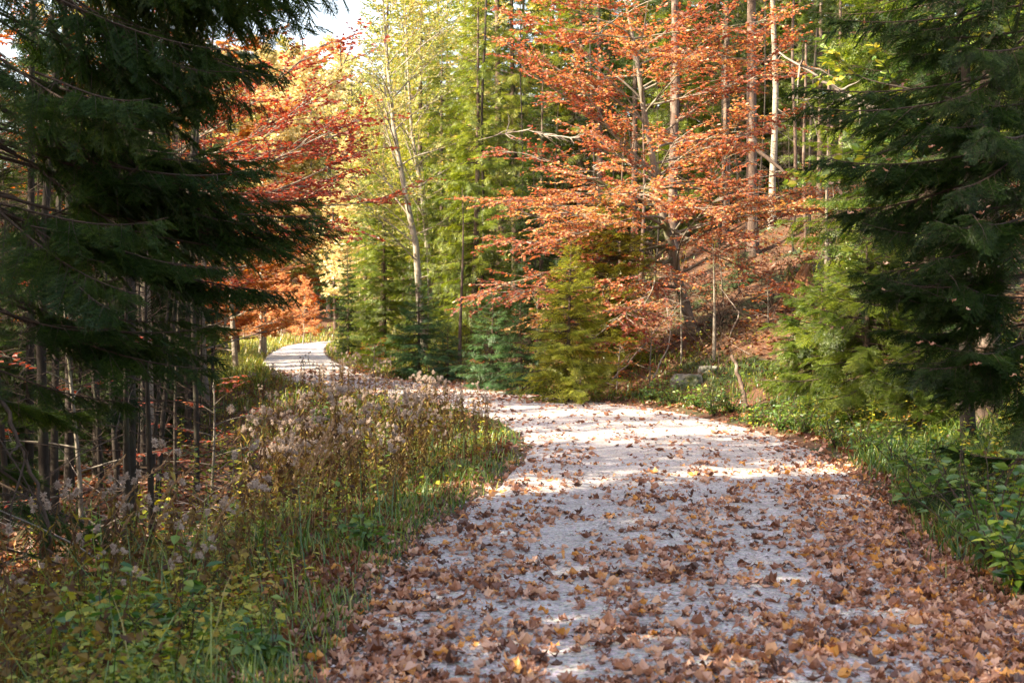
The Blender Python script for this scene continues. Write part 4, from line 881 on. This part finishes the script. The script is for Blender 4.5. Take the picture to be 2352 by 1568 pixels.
# ------------------------------------------------------------------ single weeds
def weed(k, H, green=False, fluff=True):
    r = np.random.default_rng(900 + k); global rng; keep = rng; rng = r
    st = G(); lv = G(); fls = []; z = np.linspace(0, H, 8); lean = r.normal(0, .06, 2)
    P = np.stack([lean[0] * z + .03 * np.sin(z * 3 + k), lean[1] * z + .02 * np.cos(z * 4), z], 1); st.tube(P, np.linspace(.0062, .0028, 8), 4)
    n = int(H * (34 if not green else 26)); t = np.linspace(.08, .93, n) * H; a = np.arange(n) * 2.4 + r.uniform(-.4, .4, n)
    B = np.stack([np.interp(t, z, P[:, j]) for j in range(3)], 1)
    d = np.stack([np.cos(a), np.sin(a), r.uniform(-1.6, -.1, n) if not green else r.uniform(-.5, .4, n)], 1)
    put_leaves(lv, B, d, (r.uniform(.055, .12, n)) * (1.15 if green else 1.0), np.clip(r.normal(.5 if not green else .55, .22, n), 0, 1), T=LEAF if green else NARROW, flat=.5)
    if fluff:
        for q in range(r.integers(3, 6)):
            b = B[-1] + 0; aa = r.uniform(0, 6.28); L = r.uniform(.05, .17); e = b + np.array([math.cos(aa) * L * .65, math.sin(aa) * L * .65, L * r.uniform(.5, 1.1)])
            st.tube([b, (b + e) / 2 + [0, 0, .01], e], [.0018, .0014, .001], 3)
            fl = G(); fls.append(fl)
            for c in range(r.integers(2, 4)):
                cc = e + r.normal(0, .010, 3); m_ = 46; dd = norm(r.normal(0, 1, (m_, 3))); ln = r.uniform(.014, .030, m_)
                wv = norm(np.cross(dd, r.normal(0, 1, (m_, 3)))) * .0028
                V = np.stack([cc + dd * .003 - wv, cc + dd * .003 + wv, cc + dd * ln[:, None] + wv * .8, cc + dd * ln[:, None] - wv * .8], 1); f = np.array([(0, 1, 2), (0, 2, 3)])[None] + (np.arange(m_) * 4)[:, None, None]
                fl.add(V.reshape(-1, 3), f.reshape(-1, 3), r.uniform(.2, .9))
    rng = keep
    return st.mesh('weed_stem', [M['dry' if not green else 'herb']]), lv.mesh('weed_leaves', [M['dry' if not green else 'herb']]), [q.mesh('seed_head', [M['fluff']]) for q in fls]
NARROW = G(); NARROW.add([(0, 0, 0), (.4, .15, .05), (1, 0, -.15), (.4, -.15, .05)], [(0, 1, 2), (0, 2, 3)], .5)
WV = [weed(k, h) for k, h in enumerate((1.05, .95, 1.15, .85, 1.0, .75))]; WG = [weed(20 + k, h, True, False) for k, h in enumerate((.9, .7, 1.1))]
def put_weed(V, x, y, label, group, name, cat, s):
    o = thing(name, label, cat, (x, y, hz(x, y) - .01), random.uniform(0, 6.28), s, group); o.rotation_euler.x = random.gauss(0, .07); o.rotation_euler.y = random.gauss(0, .07)
    ob('stem', V[0], o); ob('leaves', V[1], o)
    for me in V[2]: ob('seed_head', me, o)
cnt = 0; tries = 0
while cnt < 295 and tries < 12000:
    tries += 1; D = random.uniform(9.5, 24) if random.random() < .72 else random.uniform(20, 36); x = random.uniform(-9, 2); px = 1176 + x / D * F; s, u = lateral(x, D); u = float(u[0]); s = float(s[0])
    if s > 0 or u < .3 or u > 3.6 or px < 560 or px > 1240 or fbm(x, D, .9, 77) < .42: continue
    sc_ = random.uniform(.7, 1.1) * min(1, .45 + u * .45) * (1 if D < 17 else max(.8, 1 - (D - 17) * .03))
    put_weed(random.choice(WV), x, D, 'withered weed with fluffy pinkish seed heads in the thick patch left of the road', 'fluffy weeds in the patch beside the road', 'fluffy_weed', 'weed', sc_); cnt += 1
cnt = 0; tries = 0
while cnt < 45 and tries < 9000:
    tries += 1; D = random.uniform(25, 42); px = random.uniform(700, 1080); x, _ = at(px, D); s, u = lateral(x, D)
    if float(s[0]) > 0 or not .15 < float(u[0]) < 2.2: continue
    put_weed(random.choice(WV), x, D, 'small distant fluffy weed along the road edge just before the far bend', 'distant weeds before the far bend', 'fluffy_weed', 'weed', random.uniform(.6, .95)); cnt += 1
cnt = 0
while cnt < 22:
    D = random.uniform(6.2, 9.5); px = random.uniform(-60, 820); x, _ = at(px, D); s, u = lateral(x, D)
    if float(u[0]) < .7: continue
    put_weed(random.choice(WV), x, D, 'withered weed with a fluffy seed head in the shaded lower left corner', 'fluffy weeds in the lower left corner', 'fluffy_weed', 'weed', random.uniform(.5, .8)); cnt += 1
for px, py in ((185, 1100), (235, 1110), (280, 1100), (330, 1075), (435, 1010), (410, 1085), (535, 1010), (480, 1095), (130, 1135), (60, 1130), (410, 1300), (250, 1300), (545, 1160)):
    D = 8.2 if py < 1200 else 6.2; x, _ = at(px, D); tz_ = W(px, py, D)[2]; g0 = hz(x, D); put_weed(WV[0], x, D, 'tall fluffy topped weed standing out against the dark hollow at lower left', 'tall weeds against the dark hollow', 'fluffy_weed', 'weed', max(.5, (tz_ - g0) / 1.12))
cnt = 0
while cnt < 42:
    D = random.uniform(5.6, 24); px = random.uniform(-60, 1150); x, _ = at(px, D); s, u = lateral(x, D)
    if float(s[0]) > 0 or float(u[0]) < .35 or float(u[0]) > 5: continue
    put_weed(random.choice(WG), x, D, 'leafy green stalk among the withered weeds left of the road', 'leafy green stalks left of the road', 'leafy_weed', 'weed', random.uniform(.55, .9) * min(1, .5 + float(u[0]) * .3)); cnt += 1
cnt = 0
while cnt < 30:
    D = random.uniform(8, 20); px = random.uniform(1600, 2400); x, _ = at(px, D); s, u = lateral(x, D)
    if float(s[0]) < 0 or float(u[0]) < .9 or float(u[0]) > 4: continue
    put_weed(random.choice(WG), x, D, 'leafy green stalk on the right verge below the spruces', 'leafy green stalks on the right verge', 'leafy_weed', 'weed', random.uniform(.35, .75)); cnt += 1
# reed grass with plumes
def reed(k, n):
    r = np.random.default_rng(k); st = G(); pl = G()
    for q in range(n):
        a = r.uniform(-.6, .9); H = r.uniform(.85, 1.15); l = np.array([0., 0, 0]) + r.normal(0, .03, 3) * [1, 1, 0]; t = np.linspace(0, 1, 10)[:, None]
        P = l + np.array([math.cos(a), math.sin(a), 0]) * (t ** 2.6 * r.uniform(.1, .5)) + np.array([0, 0, 1.]) * H * (t - .12 * t ** 3); st.tube(P, np.linspace(.0025, .001, 10), 3)
        for i in range(7, 10):
            b = P[i - 1] + (P[i] - P[i - 1]) * r.random((26, 1)); d = norm(P[i] - P[i - 1]) + r.normal(0, .22, (26, 3)); put_leaves(pl, b, d, r.uniform(.02, .045, 26), r.random(26), T=NARROW, flat=1)
    return st.mesh('stem', [M['straw']]), pl.mesh('plume', [M['straw']])
RD = [reed(1, 7), reed(2, 4), reed(3, 2)]
for i, (px, D, top, k, lab) in enumerate([(700, 10.4, 985, 0, 'largest clump of straw coloured reed grass plumes in the weed patch'), (745, 10.8, 970, 1, 'reed grass clump just right of the largest one'), (670, 10.2, 1030, 1, 'drooping reed grass left of the largest clump'),
        (775, 11, 985, 2, 'pair of reed plumes arching right among the fluffy weeds'), (165, 8.4, 1060, 2, 'pair of reed plumes at the far left against the dark trunks'), (235, 8.2, 1080, 2, 'pair of reed plumes between the left fluffy weeds'),
        (330, 7.8, 1080, 2, 'slanting straw plumes in front of the dark hollow stem'), (450, 7.8, 1090, 2, 'slanting straw plumes right of the dark hollow stem'), (900, 11, 1060, 2, 'short straw plumes low in the weed patch near the road')]):
    x, y = at(px, D); g0 = hz(x, y); o = thing('reed_grass', lab, 'reed grass', (x, y, g0), random.uniform(-.5, .5), (W(px, top, D)[2] - g0) / .95)
    ob('stem', RD[k][0], o); ob('plume', RD[k][1], o)
# broad leaved bush in the right corner
def bush(seed, H, n, leaf, mat, x, y, label, cat='bush'):
    global rng; keep = rng; rng = np.random.default_rng(seed); st = G(); lf = G()
    for k in range(n):
        a = rng.uniform(0, 6.28); l = limb((0, 0, 0), (math.cos(a) * .6, math.sin(a) * .6, 1), H * rng.uniform(.6, 1.1), 7, .14); st.tube(l, np.linspace(.006, .002, 8), 4)
        t = rng.uniform(1, 7, 13); i = np.minimum(6, t.astype(int)); B = l[i] + (l[i + 1] - l[i]) * (t - i)[:, None]; aa = rng.uniform(0, 6.28, 13)
        d = np.stack([np.cos(aa), np.sin(aa), rng.uniform(-.5, .3, 13)], 1); put_leaves(lf, B + d * .03, d, leaf * rng.uniform(.6, 1.2, 13), np.clip(rng.normal(.32, .22, 13), 0, 1), T=LEAF, flat=.6)
    rng = keep; o = thing('bush', label, cat, (x, y, hz(x, y)))
    ob('stem', (st, [M['twig']]), o); ob('leaves', (lf, [M[mat]]), o); return o
x, y = at(2290, 8.0); bush(5, .95, 18, .085, 'green_leaf', x, y, 'broad leaved green bush at the right edge under the dark spruce')
bk = 0
for (px, D) in [(1730, 19.5), (1790, 18.5), (1850, 17.6), (1920, 15.8), (1990, 14.5), (2060, 13.2), (2110, 12), (2190, 10.8), (2250, 9.6), (1680, 21.5), (1600, 23), (1540, 24), (2320, 9.4), (2160, 13.5)]:
    x, y = at(px, D); bk += 1; o = bush(500 + bk, random.uniform(.35, .6), 16, random.uniform(.05, .075), ('green_leaf', 'herb', 'green_leaf')[bk % 3], x, y, 'knee high leafy bush in the green strip between the road and the right spruces'); o['group'] = 'leafy bushes along the right verge'
x, y = at(2350, 7.4); bush(6, .6, 14, .09, 'herb', x, y, 'low dark green bush at the right edge in front of the broad leaved one')
x, y = at(2120, 10.5); bush(7, .5, 14, .07, 'green_leaf', x, y, 'small leafy bush between the right verge grass and the spruce')
x, y = at(1500, 24.8); bush(8, .5, 16, .07, 'green_leaf', x, y, 'pale green bramble bush on the verge below the rock')
x, y = at(1640, 21.5); bush(9, .45, 16, .06, 'green_leaf', x, y, 'leafy bramble on the verge right of the rock')
x, y = at(560, 22); bush(10, .6, 18, .08, 'herb', x, y, 'dark green bramble in the hollow under the sunlit grass')
x, y = at(740, 24); bush(11, .6, 18, .08, 'green_leaf', x, y, 'bramble bush at the upper end of the weed patch')
x, y = at(230, 6.3); bush(12, .6, 10, .09, 'herb', x, y, 'fresh green leafy plant in the shade at lower left')
x, y = at(380, 6.6); bush(13, .5, 9, .09, 'herb', x, y, 'second fresh green plant right of the one at lower left')
x, y = at(840, 8.8); bush(14, .28, 9, .075, 'green_leaf', x, y, 'small yellowing plant at the edge of the road among fallen leaves')
x, y = at(600, 5.9); bush(15, .22, 8, .075, 'green_leaf', x, y, 'low plant with fresh leaves beside the road at the bottom')

# ------------------------------------------------------------------ stump, rock, brush
def stump(x, y, H, R):
    r = np.random.default_rng(4); o = thing('tree_stump', 'rotten jagged tree stump with reddish broken wood on the slope right of the beech', 'tree stump', (x, y, hz(x, y) - .1))
    g = G(); ns, nh = 30, 10; a = np.arange(ns) * 2 * PI / ns; top = H * (.6 + .4 * np.abs(np.sin(a * 1.5 + .6))) + r.normal(0, .09 * H, ns); V = []
    for k in range(nh):
        f = k / (nh - 1); rr = R * (1 + .75 * (1 - f) ** 3) * (1 + .12 * np.sin(a * 5 + 1) * (1 - f) + .05 * np.sin(a * 11)) * (1 + r.normal(0, .03, ns)); V.append(np.stack([rr * np.cos(a), rr * np.sin(a), top * f], 1))
    for rr_, zz_ in ((.55, .7), (.2, .35)): V.append(np.stack([R * rr_ * np.cos(a), R * rr_ * np.sin(a), top * zz_ + r.normal(0, .03, ns)], 1))
    n2 = nh + 2; i = np.arange(n2 - 1)[:, None] * ns; j = np.arange(ns)[None]; j2 = (j + 1) % ns; q = np.stack([i + j, i + j2, i + ns + j2, i + j, i + ns + j2, i + ns + j], -1).reshape(-1, 3); g.add(np.vstack(V), q)
    ob('stump_wood', (g, [M['rot']]), o)
    for k in range(5):
        gg = G(); aa = k * 1.25 + .4; l = limb((math.cos(aa) * R * .8, math.sin(aa) * R * .8, .22), (math.cos(aa), math.sin(aa), -.25), .75, 6, .15); gg.tube(l, np.linspace(.08, .015, 7), 6); ob('root', (gg, [M['rot']], True), o)
    gm = G(); P = np.stack([R * np.cos(a), R * np.sin(a), top], 1); P = np.repeat(P, 12, 0) + r.normal(0, .05, (len(P) * 12, 3)); put_leaves(gm, P, r.normal(0, 1, P.shape), r.uniform(.03, .06, len(P)), r.random(len(P)), T=QLEAF, flat=1); tag(ob('moss_cap', (gm, [M['moss']]), o), kind='stuff')
x, y = at(1838, 29.5); stump(x, y, .95, .30)
def rock(x, y, sx, sy, sz, seed, label):
    import bmesh
    from mathutils import noise
    bm = bmesh.new(); bmesh.ops.create_icosphere(bm, subdivisions=4, radius=1)
    for v in bm.verts:
        p = v.co; n = noise.noise(p * 1.3 + Vector((seed, 0, 0))) * .45 + noise.noise(p * 3.5) * .15
        q = p * (1 + n); q.x = max(-.8, min(.85, q.x)); q.z = min(.62, q.z); v.co = Vector((q.x * sx, q.y * sy, q.z * sz))
    me = bpy.data.meshes.new('rock'); bm.to_mesh(me); bm.free(); me.materials.append(M['rock']); o = ob('rock', me, loc=(x, y, hz(x, y) + sz * .25)); tag(o, label, 'rock')
x, y = at(1575, 26.2); rock(x, y, .38, .3, .26, 2, 'pale grey rock with a dark crack at the foot of the right bank')
x, y = at(1625, 26.4); rock(x, y, .24, .2, .17, 5, 'smaller mossy rock just right of the pale grey one')
def stick(name, pts, r0, r1, label, mat='twig_grey', cat='branch', tw=0, seed=1):
    global rng; keep = rng; rng = np.random.default_rng(seed); g = G(); P = np.array(pts)
    t = np.linspace(0, 1, len(P)); tt = np.linspace(0, 1, 14); Q = np.stack([np.interp(tt, t, P[:, j]) for j in range(3)], 1) + rng.normal(0, .012, (14, 3)); b = Q[0].copy(); g.tube(Q - b, np.linspace(r0, r1, 14), 6, cap=True)
    for k in range(tw):
        i = rng.integers(3, 13); g.tube(limb(Q[i] - b, (Q[i] - Q[i - 1]) * 3 + rng.normal(0, .25, 3), rng.uniform(.2, .8), 4, .2), np.linspace(r1 * .9, .002, 5), 3)
    rng = keep; o = ob(name, (g, [M[mat]], True), loc=tuple(b)); tag(o, label, cat)
stick('broken_branch', [W(1715, 935, 22.5), W(1700, 870, 22.8), W(1680, 815, 23)], .045, .03, 'broken reddish branch standing upright from the verge right of the rock', 'bark_spruce')
stick('dead_branch', [W(1740, 345, 35), W(1790, 385, 34.5), W(1830, 420, 34)], .06, .03, 'dark broken branch slanting across the pale trunks', 'twig')
stick('dead_branch', [W(1400, 880, 26.5), W(1480, 790, 27), W(1560, 700, 27.5)], .02, .006, 'long grey dead branch leaning left of the beech foot', tw=9, seed=3)
stick('dead_branch', [W(1500, 870, 26), W(1540, 780, 26.5), W(1530, 700, 27)], .018, .006, 'grey dead branch standing under the beech beside the leaning one', tw=8, seed=4)
stick('dead_branch', [W(1650, 830, 28), W(1700, 720, 28), W(1655, 660, 28.4)], .02, .008, 'curved vine like dead branch right of the beech foot', seed=5)
stick('dead_branch', [W(1690, 780, 29), W(1790, 755, 29.5), W(1850, 770, 30)], .05, .02, 'dark fallen branch lying across the leafy slope', 'twig', tw=5, seed=6)
stick('dead_branch', [W(1790, 120, 16), W(1900, 190, 15.5), W(2010, 250, 15)], .012, .02, 'long bare twig crossing in front of the maple at upper right', tw=12, seed=7)
stick('dead_branch', [W(1780, 225, 15.6), W(1900, 228, 15.3), W(2010, 235, 15)], .006, .012, 'thin pale horizontal twig below the long bare one at upper right', tw=6, seed=8)
stick('dead_branch', [W(1100, 320, 34), W(1200, 300, 33), W(1330, 320, 32)], .006, .02, 'bare grey branch forking in front of the centre spruces', tw=26, seed=9)
stick('dead_branch', [W(0, 910, 9), W(60, 1040, 8.7), W(120, 1240, 8.3)], .015, .012, 'thin dark bent branch hanging at the left edge', 'twig', tw=3, seed=10)
g = G(); x, y = at(615, 17.5); z = hz(x, y); keep_ = rng; rng = np.random.default_rng(3)
for k in range(110):
    a = rng.uniform(0, 6.28); p = np.array([rng.normal(0, .28), rng.normal(0, .25), rng.uniform(0, .25)]); g.tube(limb(p, (math.cos(a), math.sin(a) * .6, rng.uniform(.1, 1.4)), rng.uniform(.3, 1.0), 5, .2), np.linspace(.012, .002, 6) * rng.uniform(.4, 1.3), 3)
rng = keep_
tag(ob('brush_pile', (g, [M['bark_spruce']]), loc=(x, y, z)), 'tangled pile of cut reddish brushwood in the hollow left of the weed patch', 'brush pile')
print('objects', len(bpy.data.objects))
